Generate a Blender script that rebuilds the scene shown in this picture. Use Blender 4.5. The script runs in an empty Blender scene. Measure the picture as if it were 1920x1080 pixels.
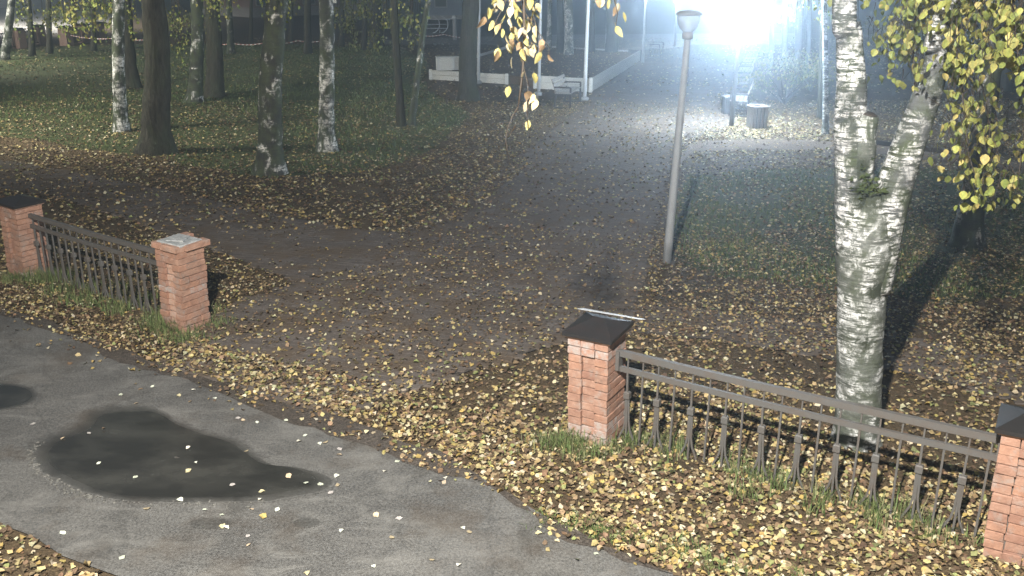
import bpy, math, random
import numpy as np
from mathutils import Vector, Matrix, noise as mnoise

random.seed(7)
rng = np.random.default_rng(7)
S = bpy.context.scene
COL = S.collection
R = math.radians

# ------------------------------------------------------------------ camera
FPX, PITCH, HC = 1750.0, math.atan(600 / 1750.0), 4.0
cam_d = bpy.data.cameras.new('camera')
cam_d.sensor_width = 36.0
cam_d.lens = FPX / 1920.0 * 36.0
cam_d.clip_start, cam_d.clip_end = 0.1, 600
cam = bpy.data.objects.new('camera', cam_d)
cam.location = (0, 0, HC)
cam.rotation_euler = (math.pi / 2 - PITCH, 0, 0)
COL.objects.link(cam)
S.camera = cam

# ------------------------------------------------------------------ world, moon, exposure
W = bpy.data.worlds.new('World')
S.world = W
W.use_nodes = True
wn = W.node_tree.nodes
sky = wn.new('ShaderNodeTexSky')
sky.sky_type = 'NISHITA'
sky.sun_disc = False
sky.sun_elevation = R(8)
sky.sun_rotation = R(200)
W.node_tree.links.new(sky.outputs[0], wn['Background'].inputs[0])
wn['Background'].inputs[1].default_value = 0.055

def lamp_light(name, kind, loc, power, color, size=0.1, target=None, angle=None, blend=0.4):
    l = bpy.data.lights.new(name, kind)
    l.energy = power
    l.color = color
    l.shadow_soft_size = size
    o = bpy.data.objects.new(name, l)
    o.location = loc
    if kind == 'SPOT':
        l.spot_size, l.spot_blend = angle, blend
        o.rotation_euler = (Vector(target) - Vector(loc)).to_track_quat('-Z', 'Y').to_euler()
    COL.objects.link(o)
    return o

# the yard flood lamp on the wall above the camera
lamp_light('yard_flood_lamp', 'SPOT', (-1.0, -0.4, 7.1), 14500, (1.0, 0.955, 0.88), 0.1, (1.4, 10.5, 0), R(118), 0.8)
# street lamp on the road left of the picture
lamp_light('street_lamp_left', 'SPOT', (-17.0, 20.0, 7.0), 11500, (1.0, 0.98, 0.86), 1.3, (-7.5, 29.0, 0), R(100), 0.8)
lamp_light('street_lamp_far_left', 'SPOT', (-27.0, 40.0, 7.5), 15000, (1.0, 0.98, 0.88), 1.0, (-15.0, 46.0, 0), R(120), 0.8)

S.view_settings.view_transform = 'Standard'
S.view_settings.look = 'None'
S.view_settings.exposure = 0.0
S.view_settings.gamma = 1.0
S.view_settings.use_curve_mapping = False
S.cycles.use_denoising = True
S.cycles.max_bounces = 5
S.cycles.diffuse_bounces = 2
S.cycles.glossy_bounces = 2
S.cycles.transparent_max_bounces = 8
S.cycles.volume_bounces = 0
S.cycles.sample_clamp_indirect = 4
S.cycles.use_adaptive_sampling = False

# ------------------------------------------------------------------ photo sight lines -> places
SP, CP = math.sin(PITCH), math.cos(PITCH)
def ray(x, y):
    u, v = (x - 960) / FPX, (540 - y) / FPX
    return Vector((u, CP + v * SP, -SP + v * CP))
def gp(x, y, z=0.0):
    d = ray(x, y); t = (z - HC) / d.z
    return Vector((d.x * t, d.y * t, z))
def ry(x, y, Y):
    d = ray(x, y); t = Y / d.y
    return Vector((d.x * t, Y, HC + d.z * t))
def rp(x, y, dep):
    d = ray(x, y)
    return Vector((d.x * dep, d.y * dep, HC + d.z * dep))
def depth(p):
    return p.y * CP - (p.z - HC) * SP
def poly(px):
    return np.array([gp(*p)[:2] for p in px])
def inside(P, pg):
    x, y = P[:, 0], P[:, 1]
    r = np.zeros(len(P), bool)
    j = len(pg) - 1
    for i in range(len(pg)):
        xi, yi = pg[i]; xj, yj = pg[j]
        c = ((yi > y) != (yj > y))
        with np.errstate(divide='ignore', invalid='ignore'):
            c &= x < (xj - xi) * (y - yi) / (yj - yi + 1e-12) + xi
        r ^= c
        j = i
    return r
def in_poly(pg, n, seed):
    r = np.random.default_rng(seed)
    P = r.uniform(pg.min(0), pg.max(0), (n, 2))
    return P[inside(P, pg)]
def vnoise(x, y, seed=0):
    r = np.random.default_rng(seed).random((64, 64))
    xi, yi = np.floor(x).astype(int), np.floor(y).astype(int)
    fx, fy = x - xi, y - yi
    fx, fy = fx * fx * (3 - 2 * fx), fy * fy * (3 - 2 * fy)
    g = lambda a, b: r[a % 64, b % 64]
    return (g(xi, yi) * (1 - fx) + g(xi + 1, yi) * fx) * (1 - fy) + (g(xi, yi + 1) * (1 - fx) + g(xi + 1, yi + 1) * fx) * fy

# ------------------------------------------------------------------ materials
class Mat:
    def __init__(s, name, rough=0.7, spec=0.3):
        s.m = bpy.data.materials.new(name)
        s.m.use_nodes = True
        s.nt = s.m.node_tree
        s.b = s.nt.nodes['Principled BSDF']
        s.b.inputs['Roughness'].default_value = rough
        s.b.inputs['Specular IOR Level'].default_value = spec
        s._co = None
    def n(s, t, **kw):
        o = s.nt.nodes.new(t)
        for k, v in kw.items(): setattr(o, k, v)
        return o
    def l(s, a, b): s.nt.links.new(a, b)
    def coord(s, scale=(1, 1, 1), world=False):
        if world:
            src = s.n('ShaderNodeNewGeometry').outputs['Position']
        else:
            src = s.n('ShaderNodeTexCoord').outputs['Object']
        mp = s.n('ShaderNodeMapping')
        mp.inputs['Scale'].default_value = scale
        s.l(src, mp.inputs['Vector'])
        return mp.outputs[0]
    def noise(s, co, scale, detail=4, rough=0.6, dist=0.0):
        t = s.n('ShaderNodeTexNoise')
        t.inputs['Scale'].default_value = scale
        t.inputs['Detail'].default_value = detail
        t.inputs['Roughness'].default_value = rough
        t.inputs['Distortion'].default_value = dist
        s.l(co, t.inputs['Vector'])
        return t.outputs['Fac']
    def vor(s, co, scale, out='Color'):
        t = s.n('ShaderNodeTexVoronoi')
        t.inputs['Scale'].default_value = scale
        s.l(co, t.inputs['Vector'])
        return t.outputs[out]
    def ramp(s, f, stops, interp='LINEAR'):
        r = s.n('ShaderNodeValToRGB')
        r.color_ramp.interpolation = interp
        e = r.color_ramp.elements
        while len(e) < len(stops): e.new(0.5)
        for i, (p, c) in enumerate(stops):
            e[i].position = p
            e[i].color = (*c, 1) if not isinstance(c, (int, float)) else (c, c, c, 1)
        s.l(f, r.inputs[0])
        return r.outputs[0]
    def mix(s, f, a, b, mode='MIX'):
        m = s.n('ShaderNodeMix', data_type='RGBA', blend_type=mode)
        for v, i in ((f, 0), (a, 6), (b, 7)):
            if isinstance(v, (int, float)) and i == 0: m.inputs[0].default_value = v
            elif isinstance(v, (tuple, list)): m.inputs[i].default_value = (*v, 1)
            else: s.l(v, m.inputs[i])
        return m.outputs[2]
    def attr(s, name='tint'):
        a = s.n('ShaderNodeAttribute', attribute_name=name)
        return a.outputs['Color']
    def base(s, c):
        if isinstance(c, (tuple, list)): s.b.inputs['Base Color'].default_value = (*c, 1)
        else: s.l(c, s.b.inputs['Base Color'])
        return s
    def rough(s, f): s.l(f, s.b.inputs['Roughness']); return s
    def bump(s, f, strength=0.5, dist=0.02):
        b = s.n('ShaderNodeBump')
        b.inputs['Strength'].default_value = strength
        b.inputs['Distance'].default_value = dist
        s.l(f, b.inputs['Height'])
        s.l(b.outputs[0], s.b.inputs['Normal'])
        return s

def M_soil(name, a, b, c):
    m = Mat(name, 0.9, 0.15)
    co = m.coord(world=True)
    big = m.noise(co, 0.55, 5)
    fine = m.noise(co, 22, 6, 0.75)
    c1 = m.mix(m.ramp(big, [(0.38, 0), (0.62, 1)]), a, b)
    c2 = m.mix(m.ramp(fine, [(0.5, 0), (0.68, 1)]), c1, c)
    c3 = m.mix(m.ramp(m.noise(co, 60, 4, 0.7), [(0.3, 0.35), (0.6, 1.0)]), (0, 0, 0), c2)
    return m.base(c3).bump(fine, 0.9, 0.03).m
MAT = {}
MAT['soil'] = M_soil('soil', (0.080, 0.060, 0.039), (0.120, 0.086, 0.050), (0.20, 0.145, 0.080))
MAT['path_bed'] = M_soil('path_bed', (0.085, 0.071, 0.059), (0.115, 0.097, 0.083), (0.16, 0.135, 0.108))
MAT['lawn'] = M_soil('lawn', (0.062, 0.082, 0.034), (0.082, 0.098, 0.042), (0.12, 0.11, 0.052))
MAT['sand'] = M_soil('sand', (0.13, 0.095, 0.07), (0.17, 0.125, 0.09), (0.23, 0.18, 0.13))
MAT['plaza'] = M_soil('plaza', (0.22, 0.21, 0.19), (0.30, 0.29, 0.26), (0.36, 0.34, 0.30))

def asphalt_nodes(m):
    co = m.coord(world=True)
    big = m.noise(m.coord((0.7, 1.1, 1), True), 1.1, 8, 0.68, 0.5)
    mid = m.noise(co, 3.2, 6, 0.7)
    fine = m.noise(co, 48, 5, 0.85)
    spk = m.vor(co, 140, 'Distance')
    c = m.mix(m.ramp(big, [(0.40, 0), (0.60, 1)]), (0.050, 0.046, 0.042), (0.150, 0.143, 0.130))
    c = m.mix(m.ramp(mid, [(0.34, 0.0), (0.47, 0.7), (0.62, 1.0)]), (0.052, 0.049, 0.045), c)
    c = m.mix(m.ramp(fine, [(0.38, 0.0), (0.60, 0.9)]), m.mix(0.55, c, (0.025, 0.025, 0.024)), m.mix(0.45, c, (0.27, 0.265, 0.25)))
    c = m.mix(m.ramp(m.noise(m.coord((0.8, 1.6, 1), True), 1.9, 7, .7, .8), [(0.50, 0), (0.66, 0.55)]), c, (0.205, 0.198, 0.182))
    c = m.mix(m.ramp(m.noise(m.coord((1.4, 0.9, 1), True), 1.5, 7, .7, .6), [(0.55, 0), (0.68, 0.6)]), c, (0.044, 0.042, 0.038))
    # browner, leaf-stained strip of dirt near the verge
    dirt = m.ramp(m.noise(co, 1.1, 5, 0.65), [(0.52, 0), (0.68, 0.55)])
    c = m.mix(dirt, c, (0.062, 0.045, 0.030))
    h = m.mix(0.5, fine, spk)
    cr = m.vor(m.coord((0.9, 1.3, 1), True), 0.9, 'Distance')
    vd = m.n('ShaderNodeTexVoronoi', feature='DISTANCE_TO_EDGE'); vd.inputs['Scale'].default_value = 0.55
    wp = m.n('ShaderNodeMix', data_type='RGBA'); wp.inputs[0].default_value = .22
    nt_ = m.n('ShaderNodeTexNoise'); nt_.inputs['Scale'].default_value = 1.8; nt_.inputs['Detail'].default_value = 5; m.l(co, nt_.inputs['Vector'])
    m.l(co, wp.inputs[6]); m.l(nt_.outputs['Color'], wp.inputs[7]); m.l(wp.outputs[2], vd.inputs['Vector'])
    c = m.mix(m.ramp(vd.outputs['Distance'], [(0.0, 0.22), (0.008, 0.0)]), c, (0.022, 0.02, 0.018))
    return c, h
m = Mat('asphalt', 0.62, 0.35)
c, h = asphalt_nodes(m)
MAT['asphalt'] = m.base(c).bump(h, 0.55, 0.012).m

m = Mat('puddle_water', 0.2, 0.5)
c, h = asphalt_nodes(m)
wet = m.attr('wet')
mud = m.mix(m.ramp(m.noise(m.coord((1, 1.6, 1), True), 1.6, 5, 0.6), [(0.42, 0), (0.66, 1)]), (0.022, 0.0213, 0.019), (0.046, 0.0445, 0.039))
wn_ = m.n('ShaderNodeMath', operation='ADD'); m.l(wet, wn_.inputs[0])
wm_ = m.n('ShaderNodeMath', operation='MULTIPLY_ADD'); m.l(m.noise(m.coord(world=True), 5, 5, .7), wm_.inputs[0]); wm_.inputs[1].default_value = .5; wm_.inputs[2].default_value = -.25
m.l(wm_.outputs[0], wn_.inputs[1])
wf = m.ramp(wn_.outputs[0], [(0.12, 0), (0.85, 1)])
m.base(m.mix(wf, c, mud))
m.rough(m.ramp(wet, [(0, 0.6), (0.5, 0.34), (1, 0.22)]))
bp = m.n('ShaderNodeBump'); bp.inputs['Distance'].default_value = 0.01
m.l(h, bp.inputs['Height']); m.l(m.ramp(wet, [(0, 0.5), (0.8, 0.03)]), bp.inputs['Strength']); m.l(bp.outputs[0], m.b.inputs['Normal'])
MAT['puddle'] = m.m

m = Mat('paver_concrete', 0.9, 0.08)
co = m.coord(world=True)
c = m.mix(m.ramp(m.noise(co, 0.8, 4), [(0.35, 0), (0.65, 1)]), (0.115, 0.099, 0.089), (0.160, 0.141, 0.129))
c = m.mix(m.ramp(m.noise(co, 30, 5, 0.75), [(0.3, 0), (0.75, 0.8)]), m.mix(0.4, c, (0.02, 0.016, 0.012)), m.mix(0.3, c, (0.19, 0.17, 0.155)))
c = m.mix(1.0, c, m.attr(), 'MULTIPLY')
c = m.mix(m.ramp(m.noise(co, 1.7, 6, .68), [(0.44, 0), (0.60, 0.85)]), c, (0.105, 0.078, 0.054))
MAT['paver'] = m.base(c).bump(m.noise(co, 70, 4), 0.3, 0.004).m

def M_leaf(name, rough=0.55, trans=True):
    m = Mat(name, rough, 0.15)
    a = m.attr()
    v = m.ramp(m.noise(m.coord(world=True), 60, 3), [(0.3, 0.72), (0.65, 1.12)])
    c = m.mix(1.0, a, v, 'MULTIPLY')
    m.base(c)
    if trans:
        t = m.n('ShaderNodeBsdfTranslucent'); m.l(c, t.inputs[0])
        x = m.n('ShaderNodeMixShader'); x.inputs[0].default_value = 0.25
        m.l(m.b.outputs[0], x.inputs[1]); m.l(t.outputs[0], x.inputs[2])
        m.l(x.outputs[0], m.nt.nodes['Material Output'].inputs[0])
    return m.m
MAT['litter'] = M_leaf('fallen_leaf', 0.7, False)
MAT['leaf'] = M_leaf('living_leaf', 0.5, True)
MAT['grass'] = M_leaf('grass_blade', 0.6, False)

def M_brick(name):
    m = Mat(name, 0.85, 0.2)
    info = m.n('ShaderNodeObjectInfo')
    rnd = info.outputs['Random']
    co = m.coord(world=True)
    c = m.ramp(rnd, [(0, (0.36, 0.20, 0.135)), (0.25, (0.41, 0.235, 0.165)), (0.5, (0.35, 0.21, 0.155)), (0.8, (0.42, 0.26, 0.19)), (1.0, (0.30, 0.17, 0.125))])
    c = m.mix(m.ramp(m.noise(co, 14, 6, 0.7), [(0.35, 0), (0.70, 0.75)]), c, (0.20, 0.105, 0.075))
    c = m.mix(m.ramp(m.noise(co, 4.5, 5, 0.7), [(0.50, 0), (0.66, 0.6)]), c, (0.14, 0.10, 0.08))
    c = m.mix(m.ramp(m.noise(co, 9, 5, 0.7), [(0.52, 0), (0.68, 0.55)]), c, (0.36, 0.31, 0.28))
    return m.base(c).bump(m.noise(co, 60, 5, 0.7), 0.8, 0.008).m
MAT['brick'] = M_brick('red_brick')
m = Mat('mortar_stained_brick', 0.9, 0.15)
co = m.coord(world=True)
c = m.mix(m.ramp(m.noise(co, 16, 5, 0.7), [(0.36, 0), (0.62, 1)]), (0.36, 0.20, 0.145), (0.36, 0.33, 0.31))
MAT['brick_stained'] = m.base(c).bump(m.noise(co, 50, 5, 0.7), 0.8, 0.008).m
m = Mat('pale_brick', 0.85, 0.2)
co = m.coord(world=True)
c = m.mix(m.ramp(m.noise(co, 16, 5, 0.7), [(0.40, 0), (0.66, 1)]), (0.40, 0.24, 0.17), (0.44, 0.33, 0.28))
MAT['brick_pale'] = m.base(c).bump(m.noise(co, 50, 5, 0.7), 0.6, 0.006).m
m = Mat('mortar', 0.95, 0.1)
MAT['mortar'] = m.base(m.ramp(m.noise(m.coord(world=True), 30, 4), [(0.3, (0.09, 0.075, 0.065)), (0.7, (0.19, 0.165, 0.15))])).m
m = Mat('cap_concrete', 0.85, 0.2)
MAT['concrete'] = m.base(m.ramp(m.noise(m.coord(world=True), 14, 6, 0.7), [(0.3, (0.17, 0.18, 0.185)), (0.55, (0.33, 0.34, 0.34)), (0.72, (0.52, 0.52, 0.5))])).bump(m.noise(m.coord(world=True), 40, 4), 0.5, 0.01).m

def M_metal(name, col, rough=0.5, rust=0.4, rcol=(0.06, 0.03, 0.018), metallic=0.0):
    m = Mat(name, rough, 0.4)
    co = m.coord(world=True)
    c = m.mix(m.ramp(m.noise(co, 7, 6, 0.7), [(0.45, 0), (0.7, rust)]), col, rcol)
    m.b.inputs['Metallic'].default_value = metallic
    return m.base(c).bump(m.noise(co, 30, 4), 0.25, 0.004).m
MAT['cap_metal'] = M_metal('cap_sheet_metal', (0.020, 0.019, 0.019), 0.42, 0.5, (0.035, 0.022, 0.018))
MAT['fence'] = M_metal('fence_iron', (0.095, 0.092, 0.088), 0.5, 0.6, (0.10, 0.075, 0.058))
MAT['post'] = M_metal('galvanised_post', (0.25, 0.26, 0.27), 0.45, 0.35, (0.15, 0.15, 0.15))
MAT['post_dark'] = M_metal('darkened_post', (0.07, 0.068, 0.066), 0.55, 0.4, (0.10, 0.08, 0.07))  # pole colour darkened to offset the lit lamp's own light on it
MAT['flagpole'] = M_metal('flagpole_paint', (0.48, 0.50, 0.52), 0.4, 0.3, (0.3, 0.3, 0.3))
MAT['dark_metal'] = M_metal('dark_paint', (0.022, 0.022, 0.024), 0.5, 0.3)
m = Mat('lamp_glass', 0.35, 0.4); m.base((0.62, 0.66, 0.70))
t_ = m.n('ShaderNodeBsdfTranslucent'); t_.inputs[0].default_value = (.8, .85, .9, 1)
tr_ = m.n('ShaderNodeBsdfTransparent')
x_ = m.n('ShaderNodeMixShader'); x_.inputs[0].default_value = .5; m.l(m.b.outputs[0], x_.inputs[1]); m.l(t_.outputs[0], x_.inputs[2])
x2_ = m.n('ShaderNodeMixShader'); x2_.inputs[0].default_value = .55; m.l(x_.outputs[0], x2_.inputs[1]); m.l(tr_.outputs[0], x2_.inputs[2])  # see-through and bluish, imitating a lamp head washed out by glare
m.l(x2_.outputs[0], m.nt.nodes['Material Output'].inputs[0])
MAT['lamp_glass'] = m.m
m = Mat('lit_lamp_glass', 0.4, 0.3); m.base((0.8, 0.8, 0.8))
m.b.inputs['Emission Color'].default_value = (0.80, 0.91, 1.0, 1); m.b.inputs['Emission Strength'].default_value = 60
MAT['lit_glass'] = m.m
m = Mat('far_lit_lamp_glass', 0.4, 0.3); m.base((0.8, 0.8, 0.8))
m.b.inputs['Emission Color'].default_value = (0.85, 0.93, 1.0, 1); m.b.inputs['Emission Strength'].default_value = 6
MAT['lit_glass_far'] = m.m

def M_wood(name, a, b, sc=(4, 30, 30)):
    m = Mat(name, 0.7, 0.25)
    co = m.coord(sc)
    c = m.mix(m.ramp(m.noise(co, 1.2, 5, 0.65), [(0.3, 0), (0.7, 1)]), a, b)
    return m.base(c).bump(m.noise(co, 2, 4), 0.3, 0.005).m
MAT['white_board'] = M_wood('white_board', (0.40, 0.41, 0.40), (0.56, 0.56, 0.54))
MAT['pale_wood'] = M_wood('pale_wood', (0.13, 0.11, 0.09), (0.22, 0.19, 0.16), (20, 20, 2))
MAT['bench_wood'] = M_wood('bench_wood', (0.16, 0.15, 0.135), (0.27, 0.255, 0.235))
MAT['timber'] = M_wood('dark_timber', (0.03, 0.024, 0.018), (0.055, 0.042, 0.03))
MAT['wall'] = M_wood('facade_plaster', (0.30, 0.28, 0.26), (0.38, 0.36, 0.33), (1, 1, 1))
MAT['wall_blue'] = M_wood('kiosk_panel', (0.20, 0.24, 0.30), (0.27, 0.31, 0.37), (1, 1, 1))
MAT['wall_brick'] = M_wood('far_brickwork', (0.24, 0.15, 0.12), (0.32, 0.22, 0.18), (2, 2, 12))
m = Mat('window_glass', 0.15, 0.6); MAT['pane'] = m.base((0.03, 0.05, 0.05)).m
m = Mat('lit_window', 0.4, 0.3); m.base((0.6, 0.6, 0.5)); m.b.inputs['Emission Color'].default_value = (1.0, 0.95, 0.8, 1); m.b.inputs['Emission Strength'].default_value = 0.7; MAT['lit_pane'] = m.m
m = Mat('tape_plastic', 0.5, 0.3)
w = m.n('ShaderNodeTexWave'); w.inputs['Scale'].default_value = 1.6; m.l(m.coord((1, 0.0, 0)), w.inputs['Vector'])
MAT['tape'] = m.base(m.ramp(w.outputs['Fac'], [(0.45, (0.85, 0.85, 0.82)), (0.55, (0.45, 0.16, 0.13))])).m

def M_birch(name, white=0.5, moss=0.35, fine=1.0, grey=(0.10, 0.105, 0.10), wcol=(0.74, 0.73, 0.70), patches=(), a0=0.40):
    m = Mat(name, 0.75, 0.25)
    d = m.noise(m.coord((1, 1, 1)), 5, 3)
    # papery horizontal curls
    co = m.coord((4.5 * fine, 4.5 * fine, 26 * fine))
    st = m.noise(co, 1.6, 5, 0.72, 0.5)
    pat = m.noise(m.coord((2.4, 2.4, 1.7)), 1.9, 5, 0.62, 0.6)
    rag = m.noise(m.coord((9, 9, 7)), 2.4, 5, 0.75, 0.8)
    a = m.ramp(st, [(a0, 0), (a0 + 0.10, 1)])
    b = m.ramp(pat, [(0.50 - white * 0.35, 0), (0.62 - white * 0.35, 1)])
    r2 = m.ramp(rag, [(0.38, 0), (0.52, 1)])
    f = m.mix(1.0, m.mix(1.0, a, b, 'MULTIPLY'), r2, 'MULTIPLY')
    base = m.mix(m.ramp(d, [(0.5 - moss * 0.3, 1), (0.62, 0)]), grey, (0.060, 0.075, 0.040))
    base = m.mix(m.ramp(st, [(0.25, 0), (0.6, 1)]), m.mix(0.7, base, (0.015, 0.014, 0.012)), base)
    for (pv_, rad_) in patches:                                # mossy scars on the bark
        ds = m.n('ShaderNodeVectorMath', operation='DISTANCE'); m.l(m.coord(), ds.inputs[0]); ds.inputs[1].default_value = pv_
        ad = m.n('ShaderNodeMath', operation='MULTIPLY_ADD'); m.l(rag, ad.inputs[0]); ad.inputs[1].default_value = rad_ * 1.5; m.l(ds.outputs['Value'], ad.inputs[2])
        pk = m.n('ShaderNodeMath', operation='DIVIDE'); m.l(ad.outputs[0], pk.inputs[0]); pk.inputs[1].default_value = rad_ * 2
        k_ = m.ramp(pk.outputs[0], [(0.62, 1.0), (0.88, 0.0)])
        f = m.mix(k_, f, (0, 0, 0)); base = m.mix(k_, base, (0.034, 0.040, 0.027))
    c = m.mix(f, base, m.mix(m.ramp(d, [(0.3, 0), (0.8, 1)]), wcol, tuple(v * 0.72 for v in wcol)))
    return m.base(c).bump(m.mix(0.5, st, rag), 0.9, 0.02).m
_b = gp(1605, 826)
_q = lambda x, y, dy=-.15: tuple(ry(x, y, _b.y + dy) - _b)
MAT['birch_big'] = M_birch('silver_birch_bark', 0.08, 0.75, 0.9, (0.14, 0.15, 0.135), (0.72, 0.73, 0.73), ((_q(1630, 365), .20), (_q(1612, 315), .12), (_q(1640, 545), .13), (_q(1618, 640), .10)), 0.44)
MAT['birch_stem'] = M_birch('white_birch_bark', 0.22, 0.45, 0.9, (0.10, 0.105, 0.105), (0.72, 0.72, 0.72), ((_q(1592, 195), .15), (_q(1586, 230), .13), (_q(1632, 370), .19), (_q(1770, 150), .12)), 0.45)
MAT['birch'] = M_birch('patchy_birch_bark', 0.10, 0.3, 0.9, (0.045, 0.046, 0.040))
MAT['birch_dark'] = M_birch('dark_birch_bark', -0.14, 0.3, 0.9, (0.036, 0.037, 0.031))
m = Mat('dark_bark', 0.9, 0.15)
fur = m.noise(m.coord((16, 16, 2.2)), 1.6, 6, 0.7, 0.4)
c = m.mix(m.ramp(fur, [(0.32, 0), (0.66, 1)]), (0.010, 0.0095, 0.008), (0.072, 0.068, 0.052))
c = m.mix(m.ramp(m.noise(m.coord((2, 2, 1)), 1.4, 4), [(0.45, 0), (0.7, 0.6)]), c, (0.045, 0.058, 0.030))
MAT['bark'] = m.base(c).bump(fur, 1.0, 0.04).m

# ------------------------------------------------------------------ mesh helpers
class MB:
    def __init__(s): s.v, s.f, s.sm = [], [], []
    def add(s, v, f, smooth=False):
        o = len(s.v)
        s.v += [tuple(p) for p in v]
        s.f += [tuple(i + o for i in q) for q in f]
        s.sm += [smooth] * len(f)
    def box(s, c, size, rot=None, bev=0.0):
        hx, hy, hz = (a / 2 for a in size)
        if bev <= 0:
            v = [(x, y, z) for z in (-hz, hz) for y in (-hy, hy) for x in (-hx, hx)]
            f = [(0, 2, 3, 1), (4, 5, 7, 6), (0, 1, 5, 4), (2, 6, 7, 3), (0, 4, 6, 2), (1, 3, 7, 5)]
        else:
            b = bev
            v = []
            for z, k in ((-hz, b), (-hz + b, 0), (hz - b, 0), (hz, b)):
                for (sx, sy) in ((-1, -1), (1, -1), (1, 1), (-1, 1)):
                    v.append((sx * (hx - k), sy * (hy - k), z))
            f = [(3, 2, 1, 0), (12, 13, 14, 15)]
            for r in range(3):
                for i in range(4):
                    j = (i + 1) % 4
                    f.append((r * 4 + i, r * 4 + j, r * 4 + 4 + j, r * 4 + 4 + i))
        c = Vector(c)
        v = [(rot @ Vector(p) if rot else Vector(p)) + c for p in v]
        s.add(v, f)
    def bar(s, a, b, w, h=None, up=(0, 0, 1)):
        a, b = Vector(a), Vector(b)
        h = h or w
        d = (b - a); L = d.length; d.normalize()
        u = Vector(up)
        if abs(d.dot(u)) > 0.98: u = Vector((1, 0, 0))
        x = d.cross(u).normalized(); z = x.cross(d)
        rot = Matrix((d, x, z)).transposed()
        s.box((a + b) / 2, (L, w, h), rot)
    def tube(s, pts, rad, seg=10, cap=True, jit=0.0, seed=0, jscale=3.0):
        n = len(pts)
        pts = [Vector(p) for p in pts]
        if isinstance(rad, (int, float)): rad = [rad] * n
        v = []
        ref = Vector((1, 0, 0)) if abs((pts[-1] - pts[0]).normalized().x) < 0.9 else Vector((0, 1, 0))
        for i in range(n):
            t = (pts[min(i + 1, n - 1)] - pts[max(i - 1, 0)]).normalized()
            x = (ref - t * ref.dot(t)).normalized(); y = t.cross(x)
            for k in range(seg):
                a = 2 * math.pi * k / seg
                dr = x * math.cos(a) + y * math.sin(a)
                p = pts[i] + dr * rad[i]
                if jit:
                    q = p * jscale + Vector((seed * 7.3, 0, 0))
                    p = p + dr * (rad[i] * jit * (mnoise.noise(q) + 0.5 * mnoise.noise(q * 2.7)))
                v.append(p)
        f = []
        for i in range(n - 1):
            for k in range(seg):
                j = (k + 1) % seg
                f.append((i * seg + k, i * seg + j, (i + 1) * seg + j, (i + 1) * seg + k))
        s.add(v, f, True)
        if cap:
            o = len(s.v) - n * seg
            s.f.append(tuple(o + k for k in reversed(range(seg)))); s.sm.append(False)
            s.f.append(tuple(o + (n - 1) * seg + k for k in range(seg))); s.sm.append(False)
    def lathe(s, prof, c=(0, 0, 0), seg=20):
        n = len(prof); c = Vector(c)
        v = [c + Vector((r * math.cos(2 * math.pi * k / seg), r * math.sin(2 * math.pi * k / seg), z)) for r, z in prof for k in range(seg)]
        f = [(i * seg + k, i * seg + (k + 1) % seg, (i + 1) * seg + (k + 1) % seg, (i + 1) * seg + k) for i in range(n - 1) for k in range(seg)]
        s.add(v, f, True)
    def mesh(s, name, mat):
        me = bpy.data.meshes.new(name)
        me.from_pydata(s.v, [], s.f)
        me.polygons.foreach_set('use_smooth', s.sm)
        me.materials.append(mat)
        me.update()
        return me
    def build(s, name, mat, parent=None, kind=None):
        return link(name, s.mesh(name, mat), parent, kind)

def link(name, me, parent=None, kind=None):
    o = bpy.data.objects.new(name, me)
    COL.objects.link(o)
    if parent: o.parent = parent
    if kind: o['kind'] = kind
    return o
def thing(name, label, cat, loc=(0, 0, 0), rz=0.0, group=None):
    o = bpy.data.objects.new(name, None)
    o.empty_display_size = 0.2
    o.location = loc; o.rotation_euler = (0, 0, rz)
    COL.objects.link(o)
    return tag(o, label, cat, group)
def tag(o, label, cat, group=None):
    o['label'] = label; o['category'] = cat
    if group: o['group'] = group
    return o
def copy_tree(o, parent=None):
    c = o.copy(); COL.objects.link(c)
    if parent: c.parent = parent
    for ch in list(o.children): copy_tree(ch, c)
    return c
def sheet(name, pg, z, mat, jitter=0.0, step=0.35, seed=1):
    """flat ground sheet with a ragged edge"""
    pts = []
    n = len(pg)
    for i in range(n):
        a, b = np.array(pg[i]), np.array(pg[(i + 1) % n])
        L = np.linalg.norm(b - a); k = max(1, min(80, int(L / step))) if jitter else 1
        nn = np.array([-(b - a)[1], (b - a)[0]]) / max(L, 1e-6)
        for j in range(k):
            p = a + (b - a) * j / k
            if jitter:
                p = p + nn * jitter * (mnoise.noise(Vector((p[0] * 1.3, p[1] * 1.3, seed))) + 0.6 * mnoise.noise(Vector((p[0] * 4, p[1] * 4, seed))))
            pts.append((p[0], p[1], z))
    from mathutils.geometry import tessellate_polygon
    tri = tessellate_polygon([[Vector(p) for p in pts]])
    me = bpy.data.meshes.new(name)
    fs = []
    for t in tri:
        a, b, c = (Vector(pts[i]) for i in t)
        if (b - a).cross(c - a).z < 0: t = (t[0], t[2], t[1])
        fs.append(tuple(t))
    me.from_pydata(pts, [], fs); me.materials.append(mat); me.update()
    return link(name, me, None, 'structure')

def cloud(name, V, F4, C, mat, parent=None, kind='stuff'):
    """big mesh from numpy: V (n,3), F4 quads (m,4), C per-vertex colour"""
    me = bpy.data.meshes.new(name)
    k = F4.shape[1]
    me.vertices.add(len(V)); me.vertices.foreach_set('co', V.astype(np.float32).ravel())
    me.loops.add(F4.size); me.loops.foreach_set('vertex_index', F4.astype(np.int32).ravel())
    me.polygons.add(len(F4))
    me.polygons.foreach_set('loop_start', np.arange(0, F4.size, k, dtype=np.int32))
    me.update(calc_edges=True)
    a = me.color_attributes.new('tint', 'FLOAT_COLOR', 'POINT')
    a.data.foreach_set('color', np.c_[C, np.ones(len(C))].astype(np.float32).ravel())
    me.materials.append(mat); me.validate(); me.update()
    return link(name, me, parent, kind)

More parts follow.
